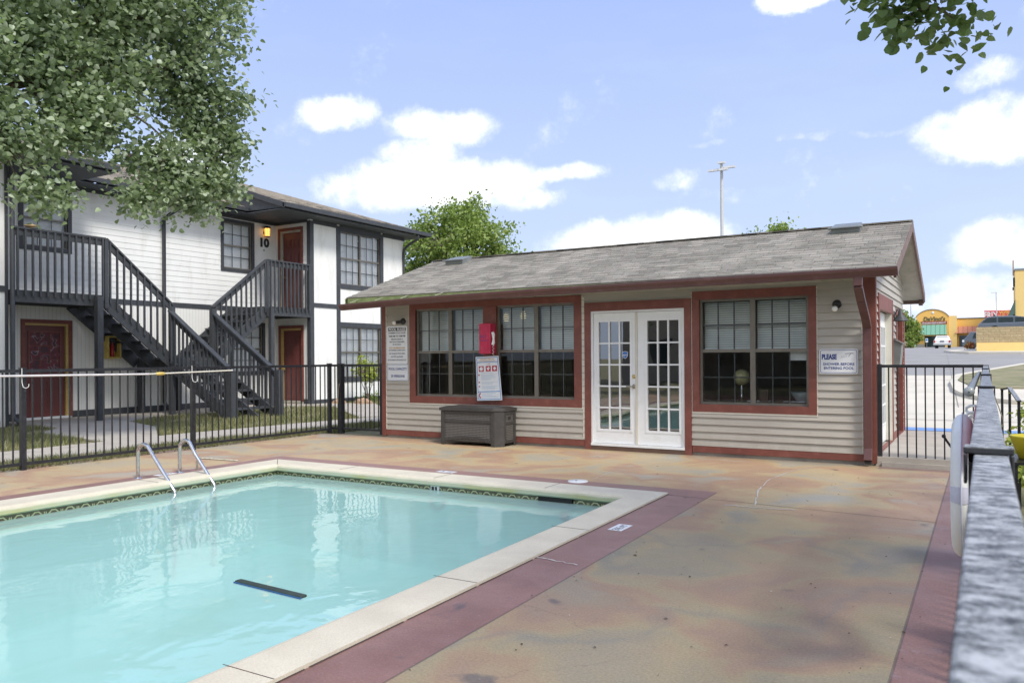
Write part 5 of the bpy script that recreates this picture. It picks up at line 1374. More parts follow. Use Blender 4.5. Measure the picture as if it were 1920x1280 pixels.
mb = MB(); q = [(-17.62, 8.93, 5.65), (-17.62, 8.93, .22), (-17.45, 8.98, .08)]; mb.tube(q, .05, 8); mb.build('downspout', gray_trim, ap)
# electrical / utility strips on lower wall near stairs
# unit number and lantern
nm = thing('unit_number', (XR, 17.05, 4.98), 'large black number 10 on the white siding under the lantern', 'house number')
text('numerals', '10', AR, 17.06, 4.86, .014, .36, ink_black, nm, ext=.01, bold=.016, xs=1.1)
text('small_letter', 'A', AR, 17.06, 4.72, .014, .09, ink_black, nm, ext=.004)
lt = thing('wall_lantern', (XR, 17.08, 5.3), 'lit amber glass wall lantern above the number ten', 'wall lantern')
mb = MB(); mb.lathe([(.075, 0), (.085, .24)], (XR+.14, 17.08, 5.17), 8); mb.build('glass', amber, lt)
mb = MB(); mb.lathe([(.115, 0), (.09, .05), (.02, .08), (0, .085)], (XR+.14, 17.08, 5.41), 8); mb.lathe([(.0, 0), (.085, 0), (.085, .02), (0, .02)], (XR+.14, 17.08, 5.15), 8)
for k in range(8):
    a = math.pi/4*k; mb.tube([(XR+.14+.078*math.cos(a), 17.08+.078*math.sin(a), 5.16), (XR+.14+.09*math.cos(a), 17.08+.09*math.sin(a), 5.42)], .007, 5)
mb.box(XR, XR+.07, 17.05, 17.11, 5.25, 5.34); mb.build('cage', bronze_dark, lt)
# extinguisher cabinet
ec = thing('extinguisher_cabinet', (XR, 12.03, 1.7), 'open yellow fire extinguisher cabinet on the wall under the stairs', 'extinguisher cabinet')
mb = MB(); AR.box(mb, 11.84, 11.88, 1.43, 2.0, 0, .22); AR.box(mb, 12.16, 12.20, 1.43, 2.0, 0, .22); AR.box(mb, 11.88, 12.16, 1.96, 2.0, 0, .22); AR.box(mb, 11.88, 12.16, 1.43, 1.47, 0, .22); AR.box(mb, 11.88, 12.16, 1.47, 1.96, 0, .02); mb.build('box', yellow_box, ec)
fe = thing('fire_extinguisher', (XR+.12, 12.02, 1.48), 'small red fire extinguisher inside the yellow cabinet', 'fire extinguisher')
mb = MB(); mb.lathe([(.05, 0), (.052, .26), (.02, .32), (.02, .36)], (XR+.12, 12.02, 1.48), 12); mb.build('cylinder', extinguisher_red, fe)
mb = MB(); mb.box(XR+.09, XR+.15, 11.97, 12.07, 1.84, 1.88); mb.build('valve', ink_black, fe)
# little item on landing rail
mb = MB(); mb.lathe([(.03, 0), (.12, .02), (.13, .05), (.06, .07)], (-17.6, 9.3, 4.25), 12)
tag(mb.build('bird_feeder', pbr('straw', (.5, .36, .2), .8, var=.4, scale=20)), 'small tan dish resting on the upper left landing rail', 'dish')

# ---------------------------------------------------------------- stairs
st = thing('wooden_staircase', (-17.6, 13.3, 0), 'dark grey wooden exterior staircase with two upper flights and landings', 'staircase')
XF = -17.62; ZU, ZM = 2.90, 1.45
def landing(y0, y1):
    mb = MB(); mb.box(XR+.03, XF+.02, y0, y1, ZU-.05, ZU); mb.build('landing_floor', gray_wood, st)
    mb = MB(); mb.box(XF-.02, XF+.025, y0, y1, ZU-.26, ZU-.052); mb.box(XR+.03, XF-.02, y0, y0+.04, ZU-.26, ZU-.052); mb.box(XR+.03, XF-.02, y1-.04, y1, ZU-.26, ZU-.052)
    for x in (-18.9, -18.5, -18.1): mb.box(x, x+.04, y0+.04, y1-.04, ZU-.24, ZU-.052)
    mb.split('landing_joists', gray_wood, st)
landing(8.90, 10.99); landing(15.80, 17.50)
mb = MB(); mb.box(XR+.03, XF+.03, 12.74, 13.93, ZM-.05, ZM); mb.box(XF-.01, XF+.03, 12.74, 13.93, ZM-.28, ZM-.052); mb.box(XR+.1, XR+.14, 12.74, 13.93, ZM-.28, ZM-.052); mb.split('mid_landing', gray_wood, st)
def railing(a, b, pitch=.148, side=(1, 0, 0), cap_w=.12, hb=1.22, name='railing'):
    """a,b: points of the floor line under the rail"""
    a, b = Vector(a), Vector(b); L = (Vector((b.x, b.y, 0))-Vector((a.x, a.y, 0))).length; sdv = Vector(side); mb = MB()
    up = Vector((0, 0, 1))
    mb.beam(a+up*(hb+.10), b+up*(hb+.10), cap_w, .04)
    mb.beam(a+up*hb+sdv*-.0, b+up*hb, .04, .13)
    n = int(L/pitch)
    for k in range(n):
        q = (k+.55)/n; p = a.lerp(b, q)+sdv*.04
        mb.box(p.x-.02, p.x+.02, p.y-.02, p.y+.02, p.z-.12, p.z+hb+.075)
    mb.build(name, gray_wood, st)
railing((XF+.02, 8.92, ZU), (XF+.02, 10.96, ZU)); railing((XF+.02, 15.84, ZU), (XF+.02, 17.5, ZU))
def flight(ya, yb):  # from mid landing at yb-z ZM up to ya at ZU (direction either way)
    n = 7
    for X in (XF, -18.35, -19.05):
        mb = MB(); a, b = Vector((X, yb, ZM-.13)), Vector((X, ya, ZU-.15)); mb.beam(a, b, .045, .30); mb.build('stringer', gray_wood, st)
    for k in range(1, n):
        q = k/n; y = yb+(ya-yb)*q; z = ZM+(ZU-ZM)*q
        mb = MB(); d_ = .14 if ya > yb else -.14
        mb.box(-19.07, XF-.02, y-abs(d_)+0, y+abs(d_), z-.045, z); mb.build('tread', gray_wood, st)
    railing((XF+.02, yb, ZM), (XF+.02, ya, ZU), .165)
flight(10.99, 12.74); flight(15.80, 13.93)
# lower flight running away from the wall
XE = -15.25
for Y in (12.66, 13.97):
    mb = MB(); mb.beam((XF+.02, Y, ZM-.17), (XE+.1, Y, -.10), .045, .28); mb.build('stringer', gray_wood, st)
    railing((XF+.05, Y, ZM+.02), (XE, Y, -.06), .150, (0, -1 if Y < 13 else 1, 0), .14, 1.05)
mb = MB(); mb.beam((XF+.02, 13.3, ZM-.17), (XE+.1, 13.3, -.10), .045, .26); mb.build('stringer', gray_wood, st)
for k in range(1, 7):
    q = k/7; x = XF+(XE-XF)*q; z = ZM+(0-ZM)*q
    mb = MB(); mb.box(x-.16, x+.16, 12.69, 13.94, z-.045, z); mb.build('tread', gray_wood, st)
def spost(x, y, z0, z1, w=.12):
    mb = MB(); mb.box(x-w/2, x+w/2, y-w/2, y+w/2, z0, z1); mb.build('post', gray_wood, st)
spost(-17.45, 10.72, -.05, ZU-.05, .14); spost(XF+.03, 12.72, -.05, 2.72); spost(XF+.03, 13.95, -.05, 2.74); spost(-17.5, 15.88, -.05, ZU-.05)
spost(XF+.03, 10.98, ZU-.3, 4.2, .09); spost(XF+.03, 15.82, ZU-.3, 4.2, .09)
spost(XE, 12.62, -.06, 1.09, .19); spost(XE+.1, 13.98, -.06, 1.12, .16)
spost(-18.9, 12.75, -.05, ZM-.05, .14); spost(-18.95, 13.9, -.05, ZM-.05, .12)
# ================================================================== VEGETATION
def mk_tree(name, loc, label, cat, ells, ncl, per, rad, lsz, lm, seed, trunk, limbs, shell=.55, shape='heart', up=.45, tmat=None, group=None, extra=None):
    tt = thing(name, loc, label, cat, group)
    L, cs = clusters(ells, ncl, per, rad, seed, shell)
    if extra is not None: L = np.concatenate([L, extra])
    leaf_mesh(L, lsz, 'crown', lm, tt, seed, up, shape=shape)
    mb = MB(); mb.tube(trunk[0], trunk[1], 10)
    tips = []
    for i, (a, b, r0_, r1_) in enumerate(limbs):
        P = limb(mb, a, b, r0_, r1_, .10, 8, seed+i); tips += P[3:]
    rg = random.Random(seed)
    for i in range(0, len(cs), max(1, len(cs)//160)):
        c = Vector(cs[i]); tp = min(tips, key=lambda q: (q-c).length) if tips else Vector(trunk[0][-1])
        limb(mb, tp, c, .016, .004, .10, 4, i)
    mb.build('trunk', tmat or bark, tt)
    return tt
# big leafy tree at left, trunk just outside the picture
T0 = (-12.9, 4.3, 0)
E1 = [(-12.2, 6.1, 7.7, 1.9, 3.2, 2.0, 5.0), (-11.7, 8.1, 7.2, 1.3, 1.75, 1.75, 3.6), (-11.8, 5.3, 5.6, 1.1, 1.6, .8, 1.3), (-11.5, 8.95, 5.85, .7, .7, .55, .55),
      (-11.6, 5.6, 4.62, .7, .85, .45, 1.0), (-11.9, 6.9, 6.0, 1.0, 1.4, .7, 1.3), (-11.6, 6.7, 4.75, .4, .75, .3, .5), (-11.5, 7.9, 4.62, .3, .5, .3, .35), (-11.5, 9.3, 5.15, .35, .45, .28, .3), (-11.5, 6.2, 3.75, .35, .45, .22, .22), (-11.5, 9.1, 4.42, .35, .55, .24, .48), (-11.4, 8.3, 4.25, .3, .45, .26, .26), (-11.4, 7.75, 3.90, .22, .28, .18, .11), (-11.4, 8.45, 4.72, .3, .4, .28, .2), (-11.4, 8.75, 3.95, .2, .25, .12, .07), (-11.5, 7.0, 5.2, .7, .6, .28, .4), (-11.4, 8.75, 5.2, .35, .4, .25, .16)]
mk_tree('leafy_tree', T0, 'large leafy tree with drooping branch hanging over the apartment roof at left', 'tree', E1, 1250, 46, .33, .078, leaf_near, 11,
  ([(-12.9, 4.3, -.1), (-12.88, 4.3, 1.2), (-12.8, 4.35, 2.6), (-12.7, 4.4, 3.6)], [.26, .21, .18, .15]),
  [((-12.75, 4.4, 3.2), (-11.7, 6.6, 5.6), .07, .03), ((-12.7, 4.4, 3.5), (-12.2, 5.6, 7.6), .08, .025), ((-12.7, 4.4, 3.4), (-11.6, 8.2, 7.3), .07, .02), ((-12.7, 4.4, 3.5), (-12.8, 4.6, 8.6), .10, .03),
   ((-11.7, 6.6, 5.6), (-11.45, 8.9, 4.6), .03, .008), ((-12.6, 4.6, 3.6), (-11.6, 5.6, 4.5), .05, .012), ((-12.1, 5.8, 5.2), (-11.5, 8.6, 6.3), .05, .012)], .4)
# tree on the right whose twig tips hang into the top of the picture
E2 = [(3.4, 4.2, 7.6, 2.6, 3.0, 1.9, 5), (1.4, 5.4, 6.0, 1.4, 1.6, .8, 2.0), (2.4, 2.2, 6.9, 2.2, 2.2, 1.3, 2.6), (-.36, 6.45, 4.18, .42, .3, .20, .55), (-.50, 6.45, 3.86, .13, .12, .14, .12), (-.14, 6.5, 3.76, .10, .1, .11, .10), (.30, 6.5, 4.12, .12, .2, .15, .08)]
mk_tree('shade_tree', (4.6, 4.0, 0), 'tree at upper right with twigs of round leaves hanging into view', 'tree', E2, 400, 26, .20, .068, leaf_twig, 23,
  ([(4.6, 4.0, -.1), (4.6, 4.0, 1.5), (4.5, 4.05, 3.2), (4.3, 4.1, 4.2)], [.26, .22, .18, .15]),
  [((4.4, 4.1, 3.9), (1.6, 5.4, 5.6), .11, .04), ((1.6, 5.4, 5.6), (-.2, 6.4, 4.5), .035, .008), ((4.4, 4.1, 4.0), (3.2, 3.8, 7.4), .13, .04), ((4.4, 4.1, 4.0), (2.6, 2.4, 6.6), .11, .03), ((-.2, 6.4, 4.5), (-.3, 6.45, 3.9), .008, .004)], .4)
# garden tree behind the clubhouse
def round_tree(x, y, z, r, h, label, seed, dens=1.0, lm=None, lsz=.16):
    E = [(x, y, z, r, r, h, 4), (x-.45*r, y, z+.25*h, .5*r, .6*r, .5*h, 1), (x+.42*r, y-.2*r, z-.05*h, .5*r, .6*r, .5*h, 1), (x+.1*r, y, z+.62*h, .42*r, .42*r, .48*h, 1), (x+.75*r, y, z-.35*h, .35*r, .4*r, .3*h, .5), (x-.78*r, y, z-.4*h, .35*r, .4*r, .35*h, .5)]
    return mk_tree('broadleaf_tree', (x, y, 0), label, 'tree', E, int(330*dens), int(46), .5, lsz, lm or leaf_far, seed,
      ([(x, y, -.1), (x+.05, y, z*.4), (x, y, z-.6*h)], [.25, .2, .16]), [((x, y, z-.8*h), (x+dx, y+dy, z+dz_), .12, .03) for dx, dy, dz_ in ((-.5*r, 0, .3*h), (.5*r, .2, .2*h), (0, .3, .7*h), (.2, -.6*r, .1*h), (-.1, .6*r, .3*h))], .5, 'leaf', up=.2)
round_tree(-20.6, 30.0, 6.05, 3.05, 2.35, 'bright green rounded tree rising between apartments and clubhouse roof', 31, 1.3, lsz=.17)
round_tree(-8.8, 40.0, 6.35, 1.75, 1.35, 'pale green treetop showing above the clubhouse ridge', 37, .55)
round_tree(-12.0, 152.0, 5.6, 2.6, 3.2, 'green tree beside the yellow restaurant', 41, .45, lsz=.45)
# bush by the apartment
mk_tree('flowering_bush', (-16.6, 18.9, 0), 'yellow green leafy bush growing in front of the lower bay window', 'bush', [(-16.6, 18.9, .98, .36, .45, .34, 3), (-16.6, 18.7, 1.3, .2, .2, .15, .8), (-16.6, 19.3, .9, .2, .2, .2, .6)], 60, 18, .14, .075, leaf_bush, 51,
  ([(-16.6, 18.95, -.05), (-16.6, 18.93, .25), (-16.6, 18.9, .5)], [.03, .025, .02]), [((-16.6, 18.95, .1), (-16.6+dx, 18.9+dy, .95), .015, .005) for dx, dy in ((.2, .25), (-.15, -.25), (.1, -.3), (-.1, .3))], .4, 'leaf')
for i, (x, y, sx, sy, sz, lb) in enumerate(((-16.4, 18.5, .34, .22, .14, 'flat brown rock at the left foot of the stucco bay'), (-15.9, 19.6, .5, .28, .2, 'larger tan rock below the leafy bush'), (-17.2, 18.3, .25, .2, .12, 'small rust rock against the grey base board'))):
    mb = MB(); mb.sphere((x, y, .02), 1, 10, (sx, sy, sz)); rr_ = random.Random(i)
    mb.v = [(a+rr_.uniform(-.03, .03), b+rr_.uniform(-.03, .03), c+rr_.uniform(-.03, .03)) for a, b, c in mb.v]
    mb.sm = [False]*len(mb.sm); tag(mb.build('rock', rock), lb, 'rock', 'rocks along the apartment wall')
# low hedge base by apartment wall
L, cs = clusters([(-17.2, 20.5, .12, .2, 1.4, .12, 1)], 50, 24, .12, 3)
hg = thing('ground_shrub', (-17.2, 20.5, 0), 'low dark green shrubs along the base of the right bay', 'shrub'); leaf_mesh(L, .05, 'foliage', leaf_far, hg, 4, shape='leaf')

# ================================================================== RIGHT FENCE, GATE
rf_ = thing('pool_fence', (0, 5, 0), 'weathered black metal fence along the right side of the deck', 'fence')
GX = .006
for (a, b) in ((-1.2, 1.32), (1.32, 3.80), (3.80, 6.05), (6.05, 8.5), (8.5, 10.85)):
    mb = MB(); mb.box(-.0155 if a < 0 else -.0225, .0275 if a < 0 else .0265, a+.012, b-.012, 1.207, 1.257); mb.build('top_rail', rail_mat, rf_, .003)
    mb = MB(); mb.box(GX-.02, GX+.02, a+.02, b-.02, .08, .12); mb.build('bottom_rail', black_metal, rf_)
    mb = MB(); n = 20
    for k in range(1, n): y = a+(b-a)*k/n; mb.box(GX-.008, GX+.008, y-.008, y+.008, .12, 1.207)
    mb.build('pickets', black_metal, rf_)
for y in (-1.2, 1.32, 3.80, 6.05, 8.5, 10.85):
    mb = MB(); mb.box(-.022, .026, y-.010, y+.010, -.05, 1.245); mb.build('post', black_metal, rf_)
    mb = MB(); mb.box(-.028, .034, y-.018, y+.018, 1.258, 1.268); mb.box(-.028, -.0235, y-.018, y+.018, 1.215, 1.258); mb.box(.0285, .034, y-.018, y+.018, 1.215, 1.258); mb.build('rail_bracket', rail_mat if y < 3 else black_metal, rf_, .002)
rg_ = thing('side_gate', (-.6, 10.95, 0), 'black metal gate panel at right of the clubhouse corner', 'gate')
mb = MB(); mb.box(-1.165, -.02, 10.935, 10.965, 1.235, 1.272); mb.box(-1.125, -.02, 10.935, 10.965, .075, .115)
n = 11
for k in range(1, n+1): x = -1.145+k*(1.12/n); mb.box(x-.008, x+.008, 10.942, 10.958, .115, 1.235)
mb.build('panel', black_metal, rg_)
mb = MB(); mb.box(-1.17, -1.12, 10.92, 10.97, .0, 1.28); mb.build('hinge_stile', black_metal, rg_)

# ring buoy seen edge-on
rbk = thing('life_ring', (-.1, 4.0, .8), 'white life ring with grey tape bands hanging on the right fence', 'life ring')
cy0, cz0, RR, rr0 = 3.86, .845, .245, .068
def torus(mb, a0, a1, R_, rx, ry, n=40, m_=14):
    vs = []; fs = []
    for i in range(n+1):
        A = a0+(a1-a0)*i/n
        for j in range(m_):
            B = 2*math.pi*j/m_; q = R_+ry*math.cos(B); vs.append((-.085+rx*math.sin(B), cy0+q*math.cos(A), cz0+q*math.sin(A)))
    for i in range(n):
        for j in range(m_): j2 = (j+1) % m_; fs.append((i*m_+j, i*m_+j2, (i+1)*m_+j2, (i+1)*m_+j))
    mb.add(vs, fs, True)
mb = MB(); torus(mb, 0, 2*math.pi, RR, .040, .056); mb.build('ring', white_plastic, rbk)
mb = MB()
for A in (-.1, 3.03): torus(mb, A, A+.22, RR, .0415, .0575, 6)
mb.split('tape_band', pbr('band_gray', (.55, .56, .66), .45), rbk)
mb = MB(); pts = [(-.085, cy0+(RR+.060)*math.cos(A), cz0+(RR+.060)*math.sin(A)) for A in [i*2*math.pi/60 for i in range(61)]]; mb.tube(pts, .003, 5); mb.build('grab_line', MATS['band_gray'], rbk)
# rope on top of ring
mb = MB(); rr_ = random.Random(4)
pts = [(-.055+.022*math.cos(k*.9)+.004*rr_.random(), 4.02+.05*math.sin(k*.5), 1.165-.0035*k+.012*math.sin(k*.9)) for k in range(26)]; mb.tube(pts, .0065, 6)
tag(mb.build('coiled_rope', white_plastic), 'short coil of white rope above the life ring', 'rope')
mb = MB(); mb.box(-.038, -.027, 3.3, 3.9, 1.0, 1.18); tag(mb.build('red_placard', ink_red), 'narrow red placard seen edge-on behind the life ring', 'placard')
# rescue pole
rp = thing('rescue_pole', (-.06, 5, 1.23), 'grey rescue pole tube hung just inside the right fence rail', 'rescue pole')
mb = MB(); mb.tube([(-.062, 3.98, 1.235), (-.055, 9.4, 1.205)], .018, 14); mb.build('tube', vent_metal, rp)
mb = MB(); mb.lathe([(0, -.004), (.021, -.003), (.022, .03), (.018, .032)], (-.062, 3.97, 1.235), 18, (0, 1, 0)); mb.build('end_cap', clear_grey, rp)
mb = MB(); mb.lathe([(0, 0), (.003, 0), (.003, .004)], (-.062, 3.965, 1.235), 8, (0, -1, 0)); mb.build('cap_hole', ink_black, rp)
mb = MB(); mb.tube([(-.10, 3.9, .985), (-.13, 3.9, 1.0), (-.155, 3.9, 1.04)], .0055, 6); mb.sphere((-.157, 3.9, 1.045), .009, 8); tag(mb.build('black_hook', black_metal), 'small black hook with ball tip poking out left of the life ring', 'hook')
mb = MB(); mb.tube([(.028, 4.0, 1.235), (.045, 4.0, 1.18), (.063, 4.0, 1.12), (.064, 4.0, 1.10), (.055, 4.0, 1.08), (.028, 4.0, 1.06)], .0026, 6); tag(mb.build('wire_loop', dull_steel), 'thin grey wire loop hanging outside the right fence rail', 'wire')
# concrete edge below gate
mb = MB(); mb.box(-1.12, .0, 10.86, 10.9, -.02, .055); tag(mb.build('gate_curb', concrete), kind='structure')

# handrail beyond fence
hr = thing('step_handrail', (.3, 9, 0), 'black metal handrail with flat sloping top beyond the right fence', 'handrail')
mb = MB()
mb.beam((.150, 9.9, 1.02), (.205, 9.3, 1.06), .035, .012); mb.beam((.205, 9.3, 1.06), (.250, 8.2, .985), .035, .012)
mb.build('top_rail', rail_mat, hr)
for (x, y, z) in ((.150, 9.9, 1.02), (.205, 9.3, 1.05), (.250, 8.25, .98)):
    mb = MB(); mb.box(x-.012, x+.012, y-.012, y+.012, 0, z); mb.build('post', black_metal, hr)
# plant stand and pot
pst = thing('plant_stand', (.3, 6, 0), 'black metal plant stand behind the right fence', 'plant stand')
mb = MB(); mb.box(.12, .55, 5.6, 6.1, .735, .75); mb.build('shelf', black_metal, pst)
for x, y in ((.15, 5.62), (.53, 5.62), (.15, 6.08), (.53, 6.08)): mb = MB(); mb.beam((x, y, 0), (x, y, .735), .025, .025); mb.build('leg', black_metal, pst)
pot = thing('yellow_planter', (.262, 5.85, .75), 'ribbed yellow plastic planter bowl on the black stand', 'planter')
mb = MB(); mb.lathe([(0, 0), (.09, 0), (.135, .13), (.14, .14), (.125, .14), (.08, .02)], (.262, 5.85, .752), 24); mb.build('bowl', yellow_pot, pot)
cs_ = thing('folding_chair', (.2, 4.2, 0), 'black metal folding chair leg at the right picture edge', 'chair')
mb = MB(); mb.beam((.118, 4.2, .02), (.19, 4.2, .86), .03, .02); mb.build('leg', black_metal, cs_)
mb = MB(); mb.beam((.60, 4.2, .02), (.50, 4.2, .86), .03, .02); mb.build('leg', black_metal, cs_)
mb = MB(); mb.box(.16, .56, 4.0, 4.4, .44, .47); mb.build('seat', black_metal, cs_)
mb = MB(); mb.box(.19, .50, 4.19, 4.21, .66, .86); mb.build('backrest', black_metal, cs_)
L, cs = clusters([(.42, 8.6, .5, .22, .9, .42, 1)], 60, 26, .16, 8)
sh = thing('boxwood_shrub', (.42, 8.6, 0), 'small leafy green shrub behind the yellow planter', 'shrub'); leaf_mesh(L, .05, 'foliage', leaf_bush, sh, 4, shape='leaf')
mb = MB()
for k in range(5): mb.tube([(.42, 8.6, 0), (.42+.15*math.cos(k*1.3), 8.6+.5*math.sin(k*1.3), .5)], .008, 5)
mb.build('stem', bark, sh)

# ================================================================== FAR RIGHT BACKGROUND
def zf(y): return zt(y)+.014
# retaining wall
rw = thing('retaining_wall', (3, 62, zf(62)), 'tan split stone block retaining wall below the parked grey car', 'wall')
mb = MB(); mb.box(-.52, 10, 61.8, 62.3, 2.15, 3.19); mb.build('block_course', stone_block, rw)
mb = MB(); mb.box(-.50, 10, 61.75, 62.3, 1.4, 2.147); mb.build('footing', yellow_pale, rw)
mb = MB(); mb.box(-.4, 14, 62.3, 80, 1.5, 3.0); tag(mb.build('raised_lot', asphalt), kind='structure')
L, cs = clusters([(-.95, 62.1, 2.0, .3, .3, .22, 1)], 30, 20, .15, 5)
rb_ = thing('red_shrub', (-.95, 62.1, zf(62)), 'low dark red and green shrub at the end of the stone wall', 'shrub'); leaf_mesh(L, .10, 'foliage', leaf_mat('leaf_red', (.25, .04, .03), (.3, .08, .04), (.12, .14, .04)), rb_, 4, shape='leaf')
# parked suv
def car_body(mb, prof, x0, w, y, length_axis='x'):
    pass
sv = thing('parked_car', (1.6, 68, 3.0), 'grey blue station wagon with roof rack parked above the stone wall', 'car')
def side_prism(pts, y0, y1, inset=0.0):
    mb = MB(); mb.prism([(x, y0, z) for x, z in pts], (0, y1-y0, 0)); return mb
bodyp = [(-.42, 2.35), (4.4, 2.35), (4.45, 2.85), (4.2, 3.15), (3.2, 3.30), (-.38, 3.36), (-.46, 3.2), (-.46, 2.6)]
bodyp = [(x, z+.65) for x, z in bodyp]
bp = [(-.42, 3.1), (4.4, 3.1), (4.42, 3.45), (4.2, 3.6), (3.2, 3.68), (-.38, 3.62), (-.46, 3.45)]
mb = side_prism(bp, 67.2, 68.9); mb.build('body', vehicle_gray, sv, .05)
gp = [(-.36, 3.60), (3.3, 3.66), (2.5, 4.02), (1.9, 4.12), (.6, 4.14), (.1, 4.06)]
mb = side_prism(gp, 67.3, 68.8); mb.build('cabin', vehicle_gray, sv, .04)
for (a, b, c_) in ((0.0, .72, .55), (.82, 1.75, .0), (1.85, 2.7, -.35)):
    mb = MB(); zt_ = 4.03
    mb.prism([(a-.2 if c_ > .4 else a, 67.28, 3.68), (b, 67.28, 3.68), (b+(c_ if c_ < 0 else 0), 67.28, 4.02), (a+.18 if c_ > .4 else a, 67.28, 4.03)], (0, .03, 0)); mb.build('side_window', vehicle_glass, sv)
for x in (.55, 1.75):
    mb = MB(); mb.box(x, x+.08, 67.35, 68.75, 4.19, 4.23); mb.box(x, x+.1, 67.4, 67.5, 4.12, 4.2); mb.build('roof_bar', black_plastic, sv)
for x in (.6, 3.6):
    mb = MB(); mb.lathe([(0, .2), (.3, .2), (.33, 0), (.0, 0)], (x, 67.2, 3.1), 18, (0, 1, 0)); mb.build('wheel', rubber, sv)
# small clutter left of wall: parked vehicle front
v2 = thing('parked_car', (-1.6, 90, zf(90)), 'dark parked car nose partly hidden behind the stone wall', 'car')
zb = zf(90)
mb = MB(); mb.prism([(-1.9, 89, zb+.35), (1.5, 89, zb+.35), (1.5, 89, zb+1.5), (-1.2, 89, zb+1.75), (-1.7, 89, zb+1.1), (-1.95, 89, zb+.95)], (0, 1.8, 0)); mb.build('body', vehicle_gray, v2, .05)
mb = MB(); mb.prism([(-1.05, 88.97, zb+1.1), (1.2, 88.97, zb+1.15), (1.2, 88.97, zb+1.55), (-.9, 88.97, zb+1.6)], (0, .04, 0)); mb.build('side_window', vehicle_glass, v2)
mb = MB(); mb.box(-1.93, -1.75, 88.95, 89.3, zb+.75, zb+.95); mb.build('headlight', sign_white, v2)
mb = MB(); mb.lathe([(0, .2), (.32, .2), (.34, 0), (0, 0)], (-1.1, 88.95, zb+.34), 18, (0, 1, 0)); mb.build('wheel', rubber, v2)

# white pickup, rear view
zb = zf(125)
pk = thing('pickup_truck', (-4.9, 125, zb), 'white pickup truck seen from behind in front of the restaurant', 'pickup truck')
X0, X1 = -6.15, -4.05
mb = MB(); mb.prism([(X0, 124, zb+.45), (X1, 124, zb+.45), (X1, 124, zb+1.12), (X0, 124, zb+1.12)], (0, 5.2, 0)); mb.build('body', vehicle_white, pk, .08)
mb = MB(); mb.hexa([(X0+.05, 124.6, zb+1.12), (X1-.05, 124.6, zb+1.12), (X1-.05, 128, zb+1.12), (X0+.05, 128, zb+1.12)], [(X0+.32, 125.0, zb+1.74), (X1-.32, 125.0, zb+1.74), (X1-.32, 127.4, zb+1.74), (X0+.32, 127.4, zb+1.74)]); mb.build('cab', vehicle_white, pk, .08)
mb = MB(); mb.hexa([(X0+.22, 124.66, zb+1.18), (X1-.22, 124.66, zb+1.18), (X1-.22, 124.7, zb+1.18), (X0+.22, 124.7, zb+1.18)], [(X0+.4, 124.93, zb+1.64), (X1-.4, 124.93, zb+1.64), (X1-.4, 124.97, zb+1.64), (X0+.4, 124.97, zb+1.64)]); mb.build('rear_window', vehicle_glass, pk)
for x in (X0+.02, X1-.22): mb = MB(); mb.box(x, x+.2, 123.95, 124.02, zb+.78, zb+1.08); mb.build('tail_light', lamp_red, pk)
mb = MB(); mb.box(X0+.8, X1-.8, 123.96, 124.02, zb+.85, zb+1.05); mb.build('licence_plate', vehicle_gray, pk)
mb = MB(); mb.box(X0-.02, X1+.02, 123.8, 124.0, zb+.42, zb+.62); mb.build('bumper', steel, pk)
for x in (X0+.15, X1-.4):
    for y in (124.8, 128.4): mb = MB(); mb.lathe([(0, .25), (.36, .25), (.38, 0), (0, 0)], (x, y, zb+.38), 16, (1, 0, 0)); mb.build('wheel', rubber, pk)

# restaurant
RYD = 170.0; RFc = Face('y', RYD); zb = zf(170)
rs = thing('restaurant', (-8, 175, zb), 'yellow stucco italian restaurant with arched parapet and green awning', 'restaurant')
z0 = 2.4
mb = MB(); pts = [(-11.3, z0), (-5.9, z0), (-5.9, 8.4)]
for k in range(13): a = math.pi*(.14+.72*k/12); pts.append((-8.6+3.0*math.cos(a), 7.55+2.30*math.sin(a)))
pts.append((-11.3, 8.4))
mb.prism([(x, RYD, z) for x, z in pts], (0, 6, 0)); mb.build('tower', yellow_wall, rs)
mb = MB(); P = []
for k in range(19): a = math.pi*(.13+.74*k/18); P.append((-8.6+3.05*math.cos(a), RYD-.05, 7.55+2.36*math.sin(a)))
mb.tube(P, .07, 6); mb.build('parapet_cap', bronze, rs)
mb = MB(); mb.box(-4.9, 9, RYD+2, RYD+8, z0, 8.1); mb.build('wing', yellow_wall, rs)
mb = MB(); mb.box(-4.9, 9, RYD+1.9, RYD+2.0, 8.04, 8.2); mb.build('wing_cap', gray_trim, rs)
mb = MB(); mb.box(-5.88, -4.55, RYD+.5, RYD+2.2, z0, 8.6); mb.build('side_pier', yellow_pale, rs)
mb = MB(); mb.hexa([(-10.6, RYD-1.3, 5.05), (-6.15, RYD-1.3, 5.05), (-6.15, RYD-.02, 5.05), (-10.6, RYD-.02, 5.05)], [(-10.4, RYD-.15, 6.95), (-6.3, RYD-.15, 6.95), (-6.3, RYD-.02, 6.95), (-10.4, RYD-.02, 6.95)]); mb.build('awning', awning_green, rs)
mb = MB(); mb.hexa([(-4.9, RYD+.3, 5.3), (1, RYD+.3, 5.3), (1, RYD+1.9, 5.3), (-4.9, RYD+1.9, 5.3)], [(-4.3, RYD+1.7, 6.6), (1, RYD+1.7, 6.6), (1, RYD+1.9, 6.6), (-4.3, RYD+1.9, 6.6)]); mb.build('awning', awning_red, rs)
mb = MB(); mb.box(-9.9, -6.5, RYD-.03, RYD, z0+.1, 4.8); mb.build('entrance', vehicle_glass, rs)
mb = MB(); mb.box(-4.2, -1.5, RYD+1.95, RYD+2.0, z0+.1, 4.9); mb.build('entrance', vehicle_glass, rs)
mb = MB(); mb.box(-11.45, -10.0, RYD-.08, RYD-.01, z0, 3.3); mb.build('stone_base', tan_soffit, rs)
